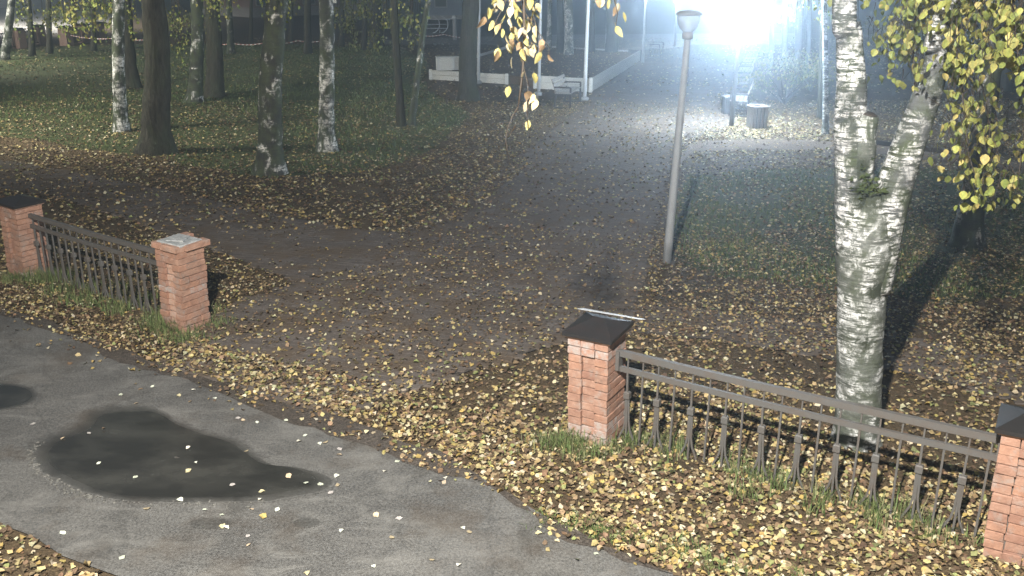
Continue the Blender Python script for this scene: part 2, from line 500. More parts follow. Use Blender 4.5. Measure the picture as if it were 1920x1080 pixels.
def leaf_arrays(P, size, tilt, pal, wts, r, hang=False, wide=0.42, curl=0.18):
    n = len(P)
    prof = np.array([[0, -0.5], [-wide, -0.12], [-wide * 0.72, 0.22], [0, 0.5], [wide * 0.72, 0.22], [wide, -0.12]])
    L = np.zeros((n, 6, 3))
    L[:, :, :2] = prof[None]
    cu = r.normal(0, curl, n)[:, None]
    L[:, [1, 2, 4, 5], 2] = (r.normal(0, curl, (n, 4)) * 0.6 + np.abs(cu))
    L[:, 3, 2] = r.normal(0, curl, n)
    L *= size[:, None, None]
    yaw = r.uniform(0, 2 * np.pi, n)
    if hang:
        ti = r.normal(np.pi / 2, 0.45, n)      # tip points down
        ro = r.normal(0, 0.6, n)
    else:
        ti = r.normal(0, tilt, n); ro = r.normal(0, tilt, n)
    cx, sx = np.cos(ti), np.sin(ti)
    cy, sy = np.cos(ro), np.sin(ro)
    # roll about y, pitch about x, yaw about z
    x, y, z = L[:, :, 0], L[:, :, 1], L[:, :, 2]
    x, z = x * cy[:, None] + z * sy[:, None], -x * sy[:, None] + z * cy[:, None]
    if hang:
        y, z = y * cx[:, None] + z * sx[:, None], -y * sx[:, None] + z * cx[:, None]
    else:
        y, z = y * cx[:, None] - z * sx[:, None], y * sx[:, None] + z * cx[:, None]
    cz, sz = np.cos(yaw)[:, None], np.sin(yaw)[:, None]
    x, y = x * cz - y * sz, x * sz + y * cz
    V = np.stack([x, y, z], -1) + P[:, None, :]
    if not hang:
        V[:, :, 2] = np.maximum(V[:, :, 2], P[:, None, 2] - 0.004)
    pal = np.array(pal)
    C = pal[r.choice(len(pal), n, p=np.array(wts) / np.sum(wts))]
    C = C * r.uniform(0.72, 1.22, n)[:, None] * r.uniform(0.93, 1.07, (n, 3))
    C = np.repeat(C[:, None, :], 6, 1)
    b = np.arange(n)[:, None] * 6
    F = np.concatenate([b + np.array([[0, 3, 2, 1]]), b + np.array([[0, 5, 4, 3]])])
    return V.reshape(-1, 3), F, C.reshape(-1, 3)

# ------------------------------------------------------------------ lay of the land
DV = Vector((0.861, -0.509, 0)); NV = Vector((0.509, 0.861, 0))       # along / across the fence line
FANG = math.atan2(DV.y, DV.x)
GROUND = sheet('ground', [(-110, -14), (110, -14), (110, 190), (-110, 190)], 0.0, MAT['soil'])

ROAD = [(-900, 300), (-300, 470), (0, 585), (120, 622), (250, 678), (420, 730), (560, 770), (700, 812), (800, 852), (900, 900), (985, 955), (1060, 1000), (1160, 1044), (1290, 1090), (1700, 1290)]
ROADLOW = [(1300, 1800), (560, 1250), (330, 1128), (190, 1078), (120, 1046), (60, 1012), (0, 986), (-300, 880), (-900, 640)]
road_pg = poly(ROAD + ROADLOW)
sheet('road', road_pg, 0.022, MAT['asphalt'], 0.06, 0.25, 3)

PATHS = {
    'main': [(1052, 645), (560, 800), (420, 735), (300, 690), (400, 600), (470, 560), (600, 520), (720, 460), (870, 372), (970, 300), (1060, 225), (1098, 196), (1110, 178), (1206, 112), (1262, 84),
             (1440, 84), (1408, 130), (1392, 175), (1375, 215), (1362, 240), (1290, 262), (1262, 310), (1238, 380), (1215, 470), (1195, 560), (1130, 620)],
    'left': [(-200, 250), (0, 300), (200, 335), (420, 382), (640, 430), (760, 440), (700, 490), (560, 530), (420, 478), (250, 415), (100, 368), (-200, 330)],
    'right': [(1180, 572), (1350, 588), (1570, 612), (1760, 648), (2050, 720), (2050, 800), (1760, 715), (1560, 676), (1350, 640), (1140, 622)],
}
path_pg = {k: poly(v) for k, v in PATHS.items()}
path_objs = {}
for i, (k, pg) in enumerate(path_pg.items()):
    path_objs[k] = sheet('path', pg, 0.0185 + 0.0015 * i, MAT['path_bed'], 0.1, 0.4, 5 + i)
def on_path(P):
    r = np.zeros(len(P), bool)
    for pg in path_pg.values(): r |= inside(P, pg)
    return r
LAWNL = [(-250, 60), (0, 88), (300, 84), (560, 84), (730, 86), (800, 110), (800, 170), (880, 215), (800, 290), (640, 330), (450, 330), (300, 300), (100, 270), (-250, 210)]
LAWNR = [(1290, 330), (1420, 318), (1560, 318), (1760, 318), (2050, 330), (2050, 560), (1760, 560), (1560, 545), (1350, 520), (1262, 470), (1262, 400)]
lawn_pg = [poly(LAWNL), poly(LAWNR)]
for i, pg in enumerate(lawn_pg):
    sheet('lawn', pg, 0.004, MAT['lawn'], 0.5, 0.5, 9 + i)
SANDP = None
SAND = [(1262, 318), (1300, 286), (1420, 282), (1560, 284), (1640, 290), (1800, 306), (2000, 330), (2000, 316), (1800, 286), (1640, 272), (1500, 264), (1400, 262), (1295, 268)]
SANDP = poly(SAND)
sheet('footpath', SANDP, 0.016, MAT['sand'], 0.12, 0.4, 21)
sheet('plaza', poly([(700, 84), (905, 84), (1085, 97), (1245, 93), (1300, 84), (1480, 84), (1500, 62), (1000, 66), (830, 72), (690, 76)]), 0.020, MAT['plaza'], 0.2, 1.0, 23)
far_road = sheet('road', poly([(-500, 64), (0, 70), (120, 62), (215, 40), (260, 20), (-50, 8), (-900, 20)]), 0.012, MAT['plaza'], 0.2, 1.0, 25)

edge_px = [(0, 578), (120, 616), (250, 672), (420, 724), (560, 764), (700, 806), (800, 846), (900, 894), (985, 949), (1060, 994), (1160, 1038), (1290, 1084), (1500, 1190)]
BAND = poly(edge_px + [(x - 30, y + 52) for x, y in reversed(edge_px)])
DIRT = poly(edge_px + [(x - 14, y + 8 + (5 if i % 2 else 0) + (26 if 540 < x < 820 else 0)) for i, (x, y) in reversed(list(enumerate(edge_px)))])
sheet('verge_dirt', DIRT, 0.0262, MAT['path_bed'], 0.13, 0.10, 27)
# pavers: laid in rows across the main path
pang = math.atan2(0.264, 0.964)
def paver_grid():
    ux, uy = np.array([math.cos(-pang), math.sin(-pang)]), np.array([math.sin(pang), math.cos(pang)])
    a, b = np.meshgrid(np.arange(-75, 75), np.arange(30, 420), indexing='ij')
    a, b = a.ravel(), b.ravel()
    P = (a * 0.2025 + (b % 2) * 0.10125)[:, None] * ux + (b * 0.1025)[:, None] * uy
    ok = on_path(P) & ~inside(P, road_pg)
    return P[ok], ux, uy
PV, pux, puy = paver_grid()
d2 = np.abs(PV[:, 1] - 9.0) + 0.4 * np.abs(PV[:, 0] + 1.0)
order = np.argsort(d2)
single, rest = order[:260], order[260:]
def paver_mesh(i):
    b = MB(); b.box((0, 0, 0), (0.2, 0.1, 0.05), None, 0.003)
    me = b.mesh('paver', MAT['paver'])
    a = me.color_attributes.new('tint', 'FLOAT_COLOR', 'POINT')
    t = [0.88, 0.95, 1.0, 1.05, 1.1][i]
    a.data.foreach_set('color', np.tile([t, t * 0.98, t * 0.96, 1.0], len(me.vertices)).astype(np.float32))
    return me
pm = [paver_mesh(i) for i in range(5)]
for i in single:
    o = link('paver', pm[rng.integers(5)], path_objs['main'])
    o.location = (PV[i, 0], PV[i, 1], -0.0015 + rng.uniform(-0.0012, 0.0012))
    o.rotation_euler = (rng.normal(0, 0.005), rng.normal(0, 0.004), -pang + rng.normal(0, 0.01))
n = len(rest)
pz = rng.uniform(-0.0012, 0.0012, n) + 0.0235
cor = np.array([[-1, -1], [1, -1], [1, 1], [-1, 1]])
V = np.zeros((n, 8, 3)); Pr = PV[rest]
for k in range(4):
    for lvl, (hx, hy, dz) in enumerate(((0.1, 0.05, -0.018), (0.0985, 0.0485, 0.0))):
        V[:, lvl * 4 + k, :2] = Pr + cor[k, 0] * hx * pux + cor[k, 1] * hy * puy
        V[:, lvl * 4 + k, 2] = pz + dz + cor[k, 0] * rng.normal(0, 0.0008, n)
b = np.arange(n)[:, None] * 8
F = np.concatenate([b + np.array([q]) for q in ([4, 5, 6, 7], [0, 1, 5, 4], [1, 2, 6, 5], [2, 3, 7, 6], [3, 0, 4, 7])])
C = np.repeat((rng.uniform(0.86, 1.14, n)[:, None] * np.array([1, 0.98, 0.96]))[:, None, :], 8, 1).reshape(-1, 3)
pvo = cloud('paving', V.reshape(-1, 3), F, C, MAT['paver'], path_objs['main'])
pvo.data.polygons.foreach_set('use_smooth', np.zeros(len(pvo.data.polygons), bool)); pvo.data.update()

# puddles
def puddle(name, px, wmax=1.0):
    pg = poly(px)
    c = pg.mean(0)
    pts = []
    n = len(pg)
    for i in range(n):                                        # Catmull-Rom outline
        p0, p1, p2, p3 = pg[i - 1], pg[i], pg[(i + 1) % n], pg[(i + 2) % n]
        for t in np.linspace(0, 1, 8, endpoint=False):
            pts.append(0.5 * (2 * p1 + (p2 - p0) * t + (2 * p0 - 5 * p1 + 4 * p2 - p3) * t * t + (3 * p1 - p0 - 3 * p2 + p3) * t ** 3))
    pts = np.array(pts)
    m = len(pts)
    jit = np.array([1 + 0.035 * mnoise.noise(Vector((p[0] * 3, p[1] * 3, 4))) + 0.02 * mnoise.noise(Vector((p[0] * 9, p[1] * 9, 4))) for p in pts])
    rings = [(1.13, 0.0), (1.05, 0.18), (0.975, 0.5), (0.86, 0.95), (0.7, 1.0), (0.4, 1.0), (0.02, 1.0)]
    V, A = [], []
    for s, w in rings:
        for k in range(m):
            far = 1.0 if s < 0.9 else (1.0 + (s - 0.985) * (1.2 if (pts[k] - c)[1] > 0 else 0.2))
            q = c + (pts[k] - c) * (s if s < 0.94 else far * jit[k])
            V.append((q[0], q[1], 0.0265)); A.append(w * wmax)
    F = [(r * m + k, r * m + (k + 1) % m, (r + 1) * m + (k + 1) % m, (r + 1) * m + k) for r in range(len(rings) - 1) for k in range(m)]
    me = bpy.data.meshes.new(name); me.from_pydata(V, [], F)
    a = me.color_attributes.new('wet', 'FLOAT_COLOR', 'POINT')
    a.data.foreach_set('color', np.array([[w, w, w, 1] for w in A], np.float32).ravel())
    me.materials.append(MAT['puddle']); me.update()
    if sum(p.normal.z for p in me.polygons) < 0: me.flip_normals()
    return link(name, me, None, 'structure'), pts, c
PUD = [(68, 870), (86, 832), (150, 806), (178, 776), (225, 768), (290, 772), (335, 796), (385, 815), (440, 832), (480, 858), (510, 876), (570, 884), (618, 906), (590, 926), (520, 940), (430, 946), (330, 946), (230, 942), (170, 930), (120, 908)]
pud, pud_pts, pud_c = puddle('puddle', PUD)
pud2, _, _ = puddle('puddle', [(-160, 760), (-60, 728), (20, 724), (62, 734), (70, 750), (40, 766), (-40, 776)], 0.85)
for px in ([(355, 985), (380, 976), (425, 978), (430, 990), (395, 997), (362, 994)], [(548, 985), (570, 976), (600, 980), (598, 990), (565, 994)]):
    puddle('puddle', px, wmax=0.42)
# broken rim of the pothole
g = MB()
for k in range(0, len(pud_pts)):
    p = pud_pts[k]
    dv = p - pud_c
    if dv[1] < 0.25 and dv[0] < 0.9 and not (dv[0] > 0.3 and dv[1] > -0.45):
        for j in range(3 if dv[0] < -0.4 else 1):
            q = p + dv / np.linalg.norm(dv) * (0.02 + abs(rng.normal(0, 0.03))) + rng.normal(0, 0.02, 2)
            s = rng.uniform(0.006, 0.020)
            g.box((q[0], q[1], 0.026), (s * rng.uniform(1, 2.2), s, 0.012), Matrix.Rotation(rng.uniform(0, 3), 3, 'Z') @ Matrix.Rotation(rng.normal(0, .2), 3, 'X'), 0.003)
m = Mat('asphalt_chips', 0.9, 0.2)
m.base(m.ramp(m.noise(m.coord(world=True), 25, 3), [(0.35, (0.07, 0.068, 0.06)), (0.65, (0.17, 0.165, 0.15))]))
g.build('gravel', m.m, None, 'stuff')

# ------------------------------------------------------------------ brick gate pillars
BW = 0.38
def brick_mesh(sx, sy, mat, seed):
    r = random.Random(seed)
    b = MB(); b.box((0, 0, 0), (sx, sy, 0.0695), None, 0.005)
    b.v = [(x + r.uniform(-.003, .003), y + r.uniform(-.003, .003), z + r.uniform(-.002, .002)) for x, y, z in b.v]
    return b.mesh('brick', mat)
UNIT, ST, HD = 0.1235, 0.251, 0.118
BR = {}
for mk in ('brick', 'brick_stained', 'brick_pale'):
    BR[mk] = {'x': [brick_mesh(ST, UNIT, MAT[mk], i) for i in range(3)], 'y': [brick_mesh(UNIT, ST, MAT[mk], 10 + i) for i in range(3)],
              'h': [brick_mesh(UNIT, UNIT, MAT[mk], 20 + i) for i in range(3)]}
def pillar(px, label, courses=13, lean=(0, 0), uneven=0.004, stained=(), pale_recess=False, cap='hood', seed=0):
    r = random.Random(seed)
    p = gp(*px)                                                # front corner towards the middle of the picture
    c = p - DV * BW / 2 + NV * BW / 2
    t = thing('brick_pillar', label, 'pillar', c, FANG, 'brick fence pillars')
    t.rotation_euler = (lean[1], lean[0], FANG)
    core = MB(); core.box((0, 0.016, courses * 0.075 / 2 - 0.05), (BW - 0.032, BW - 0.06, courses * 0.075 + 0.09))
    core.build('mortar', MAT['mortar'], t)
    u = 0.1285
    for k in range(courses):
        z = 0.037 + k * 0.075
        A = k % 2 == 0
        recess = 0.029 if 1 <= k <= courses - 3 else 0.0
        L = [('h', 1, 0, 0, recess)] if True else []
        if A: L += [('y', 0, .5, 0, 0), ('x', .5, 2, 0, 0), ('y', 2, 1.5, 0, 0), ('h', 2, 0, 0, 0)]
        else: L += [('y', 2, .5, 0, 0), ('x', 1.5, 2, 0, 0), ('y', 0, 1.5, 0, 0), ('h', 0, 0, 0, 0)]
        sh = (r.gauss(0, uneven), r.gauss(0, uneven))
        for (ty, ix, iy, _, rc) in L:
            mk = 'brick_stained' if (k in stained and r.random() < 0.75) else ('brick_pale' if (rc and pale_recess) else 'brick')
            o = link('brick', r.choice(BR[mk][ty]), t)
            o.location = ((ix - 1) * u + sh[0] + r.gauss(0, uneven * .5), (iy - 1) * u + rc + sh[1] + r.gauss(0, uneven * .5), z)
            o.rotation_euler = (r.gauss(0, .004), r.gauss(0, .004), r.gauss(0, uneven * 1.5))
    zt = courses * 0.075
    if cap == 'bricks':
        for (ty, x, y) in (('y', -.158, -.09), ('y', -.158, .165), ('x', .03, -.158), ('y', .158, .03), ('x', -.03 + .06, .158), ('h', .158, .19)):
            o = link('brick', r.choice(BR['brick_stained' if r.random() < .2 else 'brick'][ty]), t)
            o.location = (x + (0.03 if ty == 'x' else 0), y + r.uniform(-.004, .004), zt + 0.037)
            o.rotation_euler = (r.gauss(0, .008), r.gauss(0, .012), r.gauss(0, .02))
        s = MB(); s.box((0.0, 0.005, zt + 0.071), (0.36, 0.34, 0.028), Matrix.Rotation(0.05, 3, 'Z') @ Matrix.Rotation(0.02, 3, 'Y'), 0.008)
        s.box((-0.03, 0.01, zt + 0.092), (0.20, 0.22, 0.018), Matrix.Rotation(0.5, 3, 'Z'), 0.006)
        s.build('cap_slab', MAT['concrete'], t)
    else:
        s = MB(); s.box((0, 0, zt + 0.018), (BW + 0.05, BW + 0.05, 0.035), Matrix.Rotation(r.gauss(0, .01), 3, 'Z'), 0.006)
        s.build('cap_plate', MAT['brick_pale'], t)
        h = MB()
        w = BW / 2 + 0.045
        z0, z1 = zt + 0.052, zt + 0.125
        tl = [0.0, 0.0, 0.0, 0.0]
        if cap == 'bent': tl = [0.0, 0.0, 0.03, 0.035]
        cs = [(-w, -w, z0 + tl[0]), (w, -w, z0 + tl[1]), (w, w, z0 + tl[2]), (-w, w, z0 + tl[3])]
        r1, r2 = (-0.05, 0.02, z1 + tl[3] * .6), (0.06, 0.02, z1 + tl[2] * .6)
        v = cs + [r1, r2] + [(x, y, z - 0.03) for x, y, z in cs]
        f = [(0, 1, 5, 4), (1, 2, 5), (2, 3, 4, 5), (3, 0, 4), (6, 7, 1, 0), (7, 8, 2, 1), (8, 9, 3, 2), (9, 6, 0, 3), (9, 8, 7, 6)]
        h.add(v, f)
        hood = h.build('cap_hood', MAT['cap_metal'], t)
        if cap == 'bent':                                     # sheet edge sprung up at the back, lamp glint put in as pale paint
            e = MB(); a, bb = Vector((-w + .02, w - .10, z1 + 0.035)), Vector((w + .10, w + .02, z1 - 0.01))
            e.add([a, bb, bb + Vector((-.03, -.05, 0.012)), a + Vector((.0, -.11, 0.03)), a - Vector((0, 0, .004)), bb - Vector((0, 0, .004)), bb + Vector((-.03, -.05, 0.008)), a + Vector((0, -.11, .026))],
                  [(0, 1, 2, 3), (7, 6, 5, 4), (0, 4, 5, 1), (1, 5, 6, 2), (2, 6, 7, 3), (3, 7, 4, 0)])
            e.build('lifted_edge', MAT['flagpole'], hood)
    return t, c
P_fl, c_fl = pillar((47, 521), 'farthest left brick pillar at the end of the fence, dark hood on top', 13, (0.055, 0.0), 0.002, (0,), False, 'hood', 1)
P_l, c_l = pillar((347, 625), 'crooked brick pillar with loose cap bricks and a pale slab, no metal hood', 13, (0.045, 0.0), 0.006, (6,), True, 'bricks', 2)
P_n, c_n = pillar((1136, 840), 'brick pillar on the right of the gateway with a bent dark metal cap', 13, (-0.01, 0.0), 0.003, (0, 1, 2, 11, 12), False, 'bent', 3)
P_r, c_r = pillar((1836 + 116, 1042 + 31), 'large brick pillar cut by the right edge of the picture', 13, (-0.015, 0.0), 0.003, (), False, 'hood', 4)

# ------------------------------------------------------------------ iron fences
def fence(a, b, label, seed):
    r = random.Random(seed)
    L = (b - a).length
    ang = math.atan2((b - a).y, (b - a).x)
    t = thing('iron_fence', label, 'fence', a, ang, 'iron fence panels')
    sag = 0.012
    for nm, z, h, w in (('top_rail', 0.845, 0.055, 0.045), ('lower_rail', 0.700, 0.048, 0.03)):
        m = MB()
        for k in range(8):
            x0, x1 = L * k / 8, L * (k + 1) / 8
            dz = lambda x: z - sag * math.sin(math.pi * x / L) * (1 if nm == 'top_rail' else 1.2)
            m.bar((x0, 0, dz(x0)), (x1, 0, dz(x1)), w, h)
        m.build(nm, MAT['fence'], t)
    for x in (0.0, L):
        m = MB(); m.box((x, 0, 0.775), (0.05, 0.08, 0.18)); m.build('bracket', MAT['fence'], t)
    nb = int(L / 0.15)
    for k in range(nb):
        x = L * (k + 0.6) / nb + r.gauss(0, .006)
        fancy = k % 2 == 0
        lean = r.gauss(0, .008)
        m = MB(); m.bar((x + lean, 0, 0.006), (x, 0, 0.68), 0.016 if not fancy else 0.02, 0.016)
        o = m.build('bar', MAT['fence'], t)
        m2 = MB(); m2.bar((x, 0, 0.72), (x, 0, 0.82), 0.012); m2.build('bar', MAT['fence'], t)
        if fancy:
            m = MB(); m.box((x + lean * .4, 0, 0.46), (0.055, 0.05, 0.07), None, 0.008); m.build('collar', MAT['fence'], o)
            for sgn in (-1, 1):
                m = MB()
                pts = [(x + lean * .4 + sgn * .014, 0, 0.44), (x + lean + sgn * .016, 0, 0.22), (x + lean + sgn * .03, 0, 0.13), (x + lean + sgn * .065, 0, 0.05), (x + lean + sgn * .08, 0, 0.0)]
                for i in range(4): m.bar(pts[i], pts[i + 1], 0.012, 0.016)
                m.build('scroll', MAT['fence'], o)
    return t
fence(c_n + DV * (BW / 2), c_r - DV * (BW / 2), 'dark iron fence panel beside the big birch trunk, collared bars', 1)
fence(c_fl + DV * (BW / 2), c_l - DV * (BW / 2), 'dim iron fence panel between the two left brick pillars', 2)

# ------------------------------------------------------------------ lamp posts
def lamp_post(base, top_dx, label, h=3.0, lit=0.0, r0=0.066):
    t = thing('lamp_post', label, 'lamp post', base, 0, 'park lamp posts')
    k = 10
    pts = [(top_dx * i / k, 0, -0.05 + (h + 0.05) * i / k) for i in range(k + 1)]
    m = MB(); m.tube(pts, [r0 * (1 - 0.35 * i / k) for i in range(k + 1)], 14)
    m.build('pole', MAT['post_dark' if lit > 1000 else 'post'], t)
    m = MB(); m.lathe([(0.0, 0.0), (0.07, 0.0), (0.075, 0.07), (0.05, 0.09), (0, 0.09)], (top_dx, 0, h - 0.02), 16); m.build('collar', MAT['post'], t)
    m = MB(); m.lathe([(0.0, 0.06), (0.05, 0.06), (0.11, 0.11), (0.145, 0.20), (0.15, 0.28), (0.0, 0.28)], (top_dx, 0, h), 24)
    m.build('diffuser', MAT['lit_glass' if lit > 1000 else 'lit_glass_far'] if lit else MAT['lamp_glass'], t)
    m = MB(); m.lathe([(0.0, 0.283), (0.17, 0.284), (0.175, 0.30), (0.12, 0.335), (0.0, 0.35)], (top_dx, 0, h), 24); m.build('cap', MAT['post'], t)
    if lit:
        lamp_light('park_lamp_light', 'POINT', Vector(base) + Vector((top_dx, 0, h + 0.15)), lit, (0.72, 0.86, 1.0), 0.24)
    return t
lamp_post(gp(1250, 492), 0.11, 'unlit grey park lamp post leaning slightly beside the leafy path', 3.13)
lit_base = gp(1371, 237)
lamp_post(lit_base, 0.03, 'brightly lit park lamp post beside the row of benches', 2.88, 7600)
lamp_post(gp(1205, 118), 0.02, 'distant lit lamp post beside the far left bench', 2.75, 900)
lamp_post(gp(1264, 88), 0.0, 'most distant thin lamp post at the end of the path', 2.2, 900)

# ------------------------------------------------------------------ trees
def tree_tube(b, base, mid, r0, r1, top_z, seg=14, jit=0.10, seed=0, step=0.3, flare=1.35, jscale=3.0):
    """trunk from base through mid and on up to top_z, slightly crooked"""
    r = random.Random(seed)
    d = (mid - base); d = d / max(d.z, 0.2)
    zs = [-0.15]
    while zs[-1] < top_z: zs.append(zs[-1] + step)
    pts, rad = [], []
    zm = mid.z - base.z
    for z in zs:
        f = z / max(zm, 0.5)
        w = 0.12 * r0 * 2 * math.sin(z * 0.9 + seed) * min(1, max(z, 0) / 2)
        pts.append(base + Vector((d.x * z + w, d.y * z + 0.4 * w, z)))
        rr = r0 + (r1 - r0) * f if f < 1 else r1 * max(0.25, 1 - 0.75 * (z - zm) / max(top_z - zm, 1))
        rr *= 1 + (flare - 1) * math.exp(-max(z, 0) / 0.28)
        rad.append(rr)
    b.tube(pts, rad, seg, True, jit, seed, jscale)
    return pts, rad
LEAFPAL = [(0.19, 0.23, 0.06), (0.29, 0.31, 0.09), (0.40, 0.37, 0.12), (0.13, 0.17, 0.05)]
crown_cache = {}
def crown_mesh(kind, n=650):
    if kind in crown_cache: return crown_cache[kind]
    r = np.random.default_rng(kind + 40)
    cl = r.normal(0, 1, (26, 3)) * np.array([1.15, 1.15, 1.0])
    P = cl[r.integers(0, 26, n)] + r.normal(0, 0.32, (n, 3))
    V, F, C = leaf_arrays(P, r.uniform(0.09, 0.16, n), 0.5, LEAFPAL, [3, 3, 2, 2], r, True)
    o = cloud('crown', V, F, C, MAT['leaf'])
    me = o.data; bpy.data.objects.remove(o)
    crown_cache[kind] = me
    return me
tree_no = 0
def tree(base_px, w_px, top_px, label, bark, name='tree', w_top=None, height=8.5, foliage=None, cat='tree', twin=None, branches=5):
    global tree_no
    tree_no += 1
    sd = tree_no
    r = random.Random(sd)
    base = gp(*base_px)
    pm_ = FPX / depth(base)
    r0 = w_px / pm_ / 2
    mid = ry(top_px[0], top_px[1], base.y)
    pm2 = FPX / depth(mid)
    r1 = (w_top or w_px * 0.86) / pm2 / 2
    t = thing(name, label, cat, base, 0, 'trees in the park')
    b = MB()
    far = base.y > 38
    pts, rad = tree_tube(b, Vector((0, 0, 0)), mid - base, r0, r1, height, 10 if far else 18, 0.13, sd, 0.5 if far else 0.14, 1.5)
    b.build('trunk', MAT[bark], t)
    for k in range(branches):
        z = r.uniform(max(mid.z + 0.9, 4.6), height * 0.93)
        i = min(len(pts) - 1, int((z + 0.15) / (0.5 if far else 0.14)))
        a = r.uniform(0, 6.28); L = r.uniform(1.0, 2.0)
        p0 = pts[i]
        q = [p0 + Vector((math.cos(a) * L * s, math.sin(a) * L * s, L * (0.55 * s - 0.25 * s * s))) for s in (0, .25, .5, .75, 1)]
        rb = rad[i] * 0.45
        bb = MB(); bb.tube(q, [rb, rb * .75, rb * .55, rb * .35, rb * .15], 6); bb.build('branch', MAT[bark], t)
    cr = link('crown', crown_mesh(sd % 4), t, 'stuff')
    cr.location = pts[-1] - Vector((0, 0, 0.7)); cr.scale = (1.3, 1.3, 1.05)
    cr.rotation_euler = (0, 0, r.uniform(0, 6.28))
    if foliage:                                               # low leaves that reach into view
        rr = np.random.default_rng(sd + 300)
        VV, FF, CC, off = [], [], [], 0
        tw = MB()
        for (x0, y0, x1, y1, dy, n, sz) in foliage:
            nb = max(2, n // 14)
            for _ in range(nb):
                cx, cy = rr.uniform(x0, x1), rr.uniform(y0, y1)
                c = ry(cx, cy, base.y + dy + rr.normal(0, .5)) - base
                m_ = n // nb
                P = np.array(c) + rr.normal(0, 1, (m_, 3)) * np.array([.16, .16, .22])
                V, F, C = leaf_arrays(P, rr.uniform(sz * .75, sz * 1.3, m_), .5, LEAFPAL, [3, 4, 3, 1], rr, True)
                VV.append(V); FF.append(F + off); CC.append(C); off += len(V)
                top = Vector(c) + Vector((rr.normal(0, .2), rr.normal(0, .2), 1.6))
                tw.tube([top, Vector(c) + Vector((.05, 0, .7)), Vector(c), Vector(c) - Vector((0, 0, .2))], [.012, .008, .005, .003], 4)
        cloud('foliage', np.concatenate(VV), np.concatenate(FF), np.concatenate(CC), MAT['leaf'], t)
        tw.build('twigs', MAT['timber'], t, 'stuff')
    return t

T = tree
T((8, 112), 15, (22, 0), 'slim pale birch at the far left corner of the park', 'birch', 'birch_tree')
T((60, 106), 11, (55, 0), 'thin dark sapling before the bright road, left of another', 'bark', foliage=[(15, -5, 125, 55, -1, 220, .12)])
T((93, 101), 11, (92, 0), 'straight thin dark trunk before the bright road', 'bark')
T((228, 246), 24, (220, 0), 'white-banded birch just left of the stoutest dark trunk', 'birch', 'birch_tree', foliage=[(120, -20, 260, 60, 2, 420, .09)])
T((250, 165), 23, (231, 0), 'dark trunk leaning left close behind the white-banded birch', 'bark')
T((294, 285), 54, (283, 0), 'stoutest dark trunk on the left lawn', 'bark', w_top=42)
T((365, 191), 26, (370, 0), 'greenish trunk with a white left edge behind the left lawn', 'birch_dark', 'birch_tree', foliage=[(322, -10, 350, 120, 1, 130, .085), (380, -30, 425, 30, -1, 220, .085)])
T((402, 181), 31, (402, 0), 'dark brown trunk under a clump of green leaves', 'bark')
T((433, 101), 13, (431, 0), 'slender trunk just behind the dark brown one', 'birch_dark')
T((506, 326), 47, (517, 0), 'dark birch with white patches low on its left side', 'birch_dark', 'birch_tree', w_top=38, foliage=[(495, -20, 545, 40, 0.3, 130, .065)])
T((578, 101), 14, (576, 0), 'slim dark trunk between two speckled birches', 'bark')
T((613, 283), 29, (608, 0), 'speckled birch with white flecks all the way up', 'birch', 'birch_tree', w_top=27)
T((683, 94), 10, (683, 0), 'thin trunk in the distance left of a thicker one', 'bark', branches=3)
T((707, 88), 22, (706, 0), 'distant dark trunk wrapped in yellow-green leaves', 'bark', foliage=[(640, 0, 780, 60, -2, 420, .12), (650, 50, 720, 110, -3, 160, .12), (740, 40, 790, 100, -2, 120, .12)])
T((752, 236), 15, (742, 40), 'young tree, left stem of the forked pair on the lawn', 'bark', w_top=14, foliage=[(705, -10, 790, 60, 0.5, 170, .07)])
T((771, 236), 13, (803, 0), 'slender leaning stem, right half of the forked pair', 'birch_dark', w_top=10)
T((878, 188), 33, (880, 0), 'stout dark trunk in front of the white board bed', 'bark', w_top=31)
T((1029, 106), 10, (1030, 0), 'thin pale birch beside the second flagpole', 'birch', 'birch_tree', branches=3)
T((1050, 112), 14, (1049, 0), 'dark trunk behind the raised bed, left of a speckled birch', 'bark')
T((1066, 116), 18, (1066, 0), 'speckled birch behind the raised bed between dark trunks', 'birch', 'birch_tree')
T((1108, 110), 14, (1110, 0), 'dark trunk just behind the nearest tall flagpole', 'bark')
T((1146, 111), 22, (1150, 0), 'thick dark trunk at the back right of the raised bed', 'bark', foliage=[(1110, -20, 1175, 12, -12, 50, .09)])
T((1497, 156), 15, (1500, 0), 'bluish misty trunk right of the bench row', 'bark')
T((1514, 150), 10, (1517, 0), 'thin misty trunk beside a thicker one, right of the benches', 'bark', branches=3)
T((1537, 222), 9, (1541, 0), 'grey slim stem, left of the white double stems by the leaves', 'bark', branches=3)
T((1548, 252), 11, (1546, 0), 'bright white slim birch stem left of the forked birch', 'birch_stem', 'birch_tree', foliage=[(1470, -10, 1560, 40, 2, 160, .07)])
T((1812, 462), 46, (1850, 200), 'shadowed birch with white flecks at its foot behind hanging leaves', 'birch_dark', 'birch_tree', w_top=40)
T((1886, 170), 16, (1888, 0), 'dim trunk in the dark far right behind the leaves', 'bark')
T((1700, 150), 14, (1698, 0), 'dim trunk seen through the fork of the big birch', 'bark')
T((1445, 128), 10, (1448, 20), 'small bare tree with thin branches beyond the bench row', 'bark', height=5, branches=4)

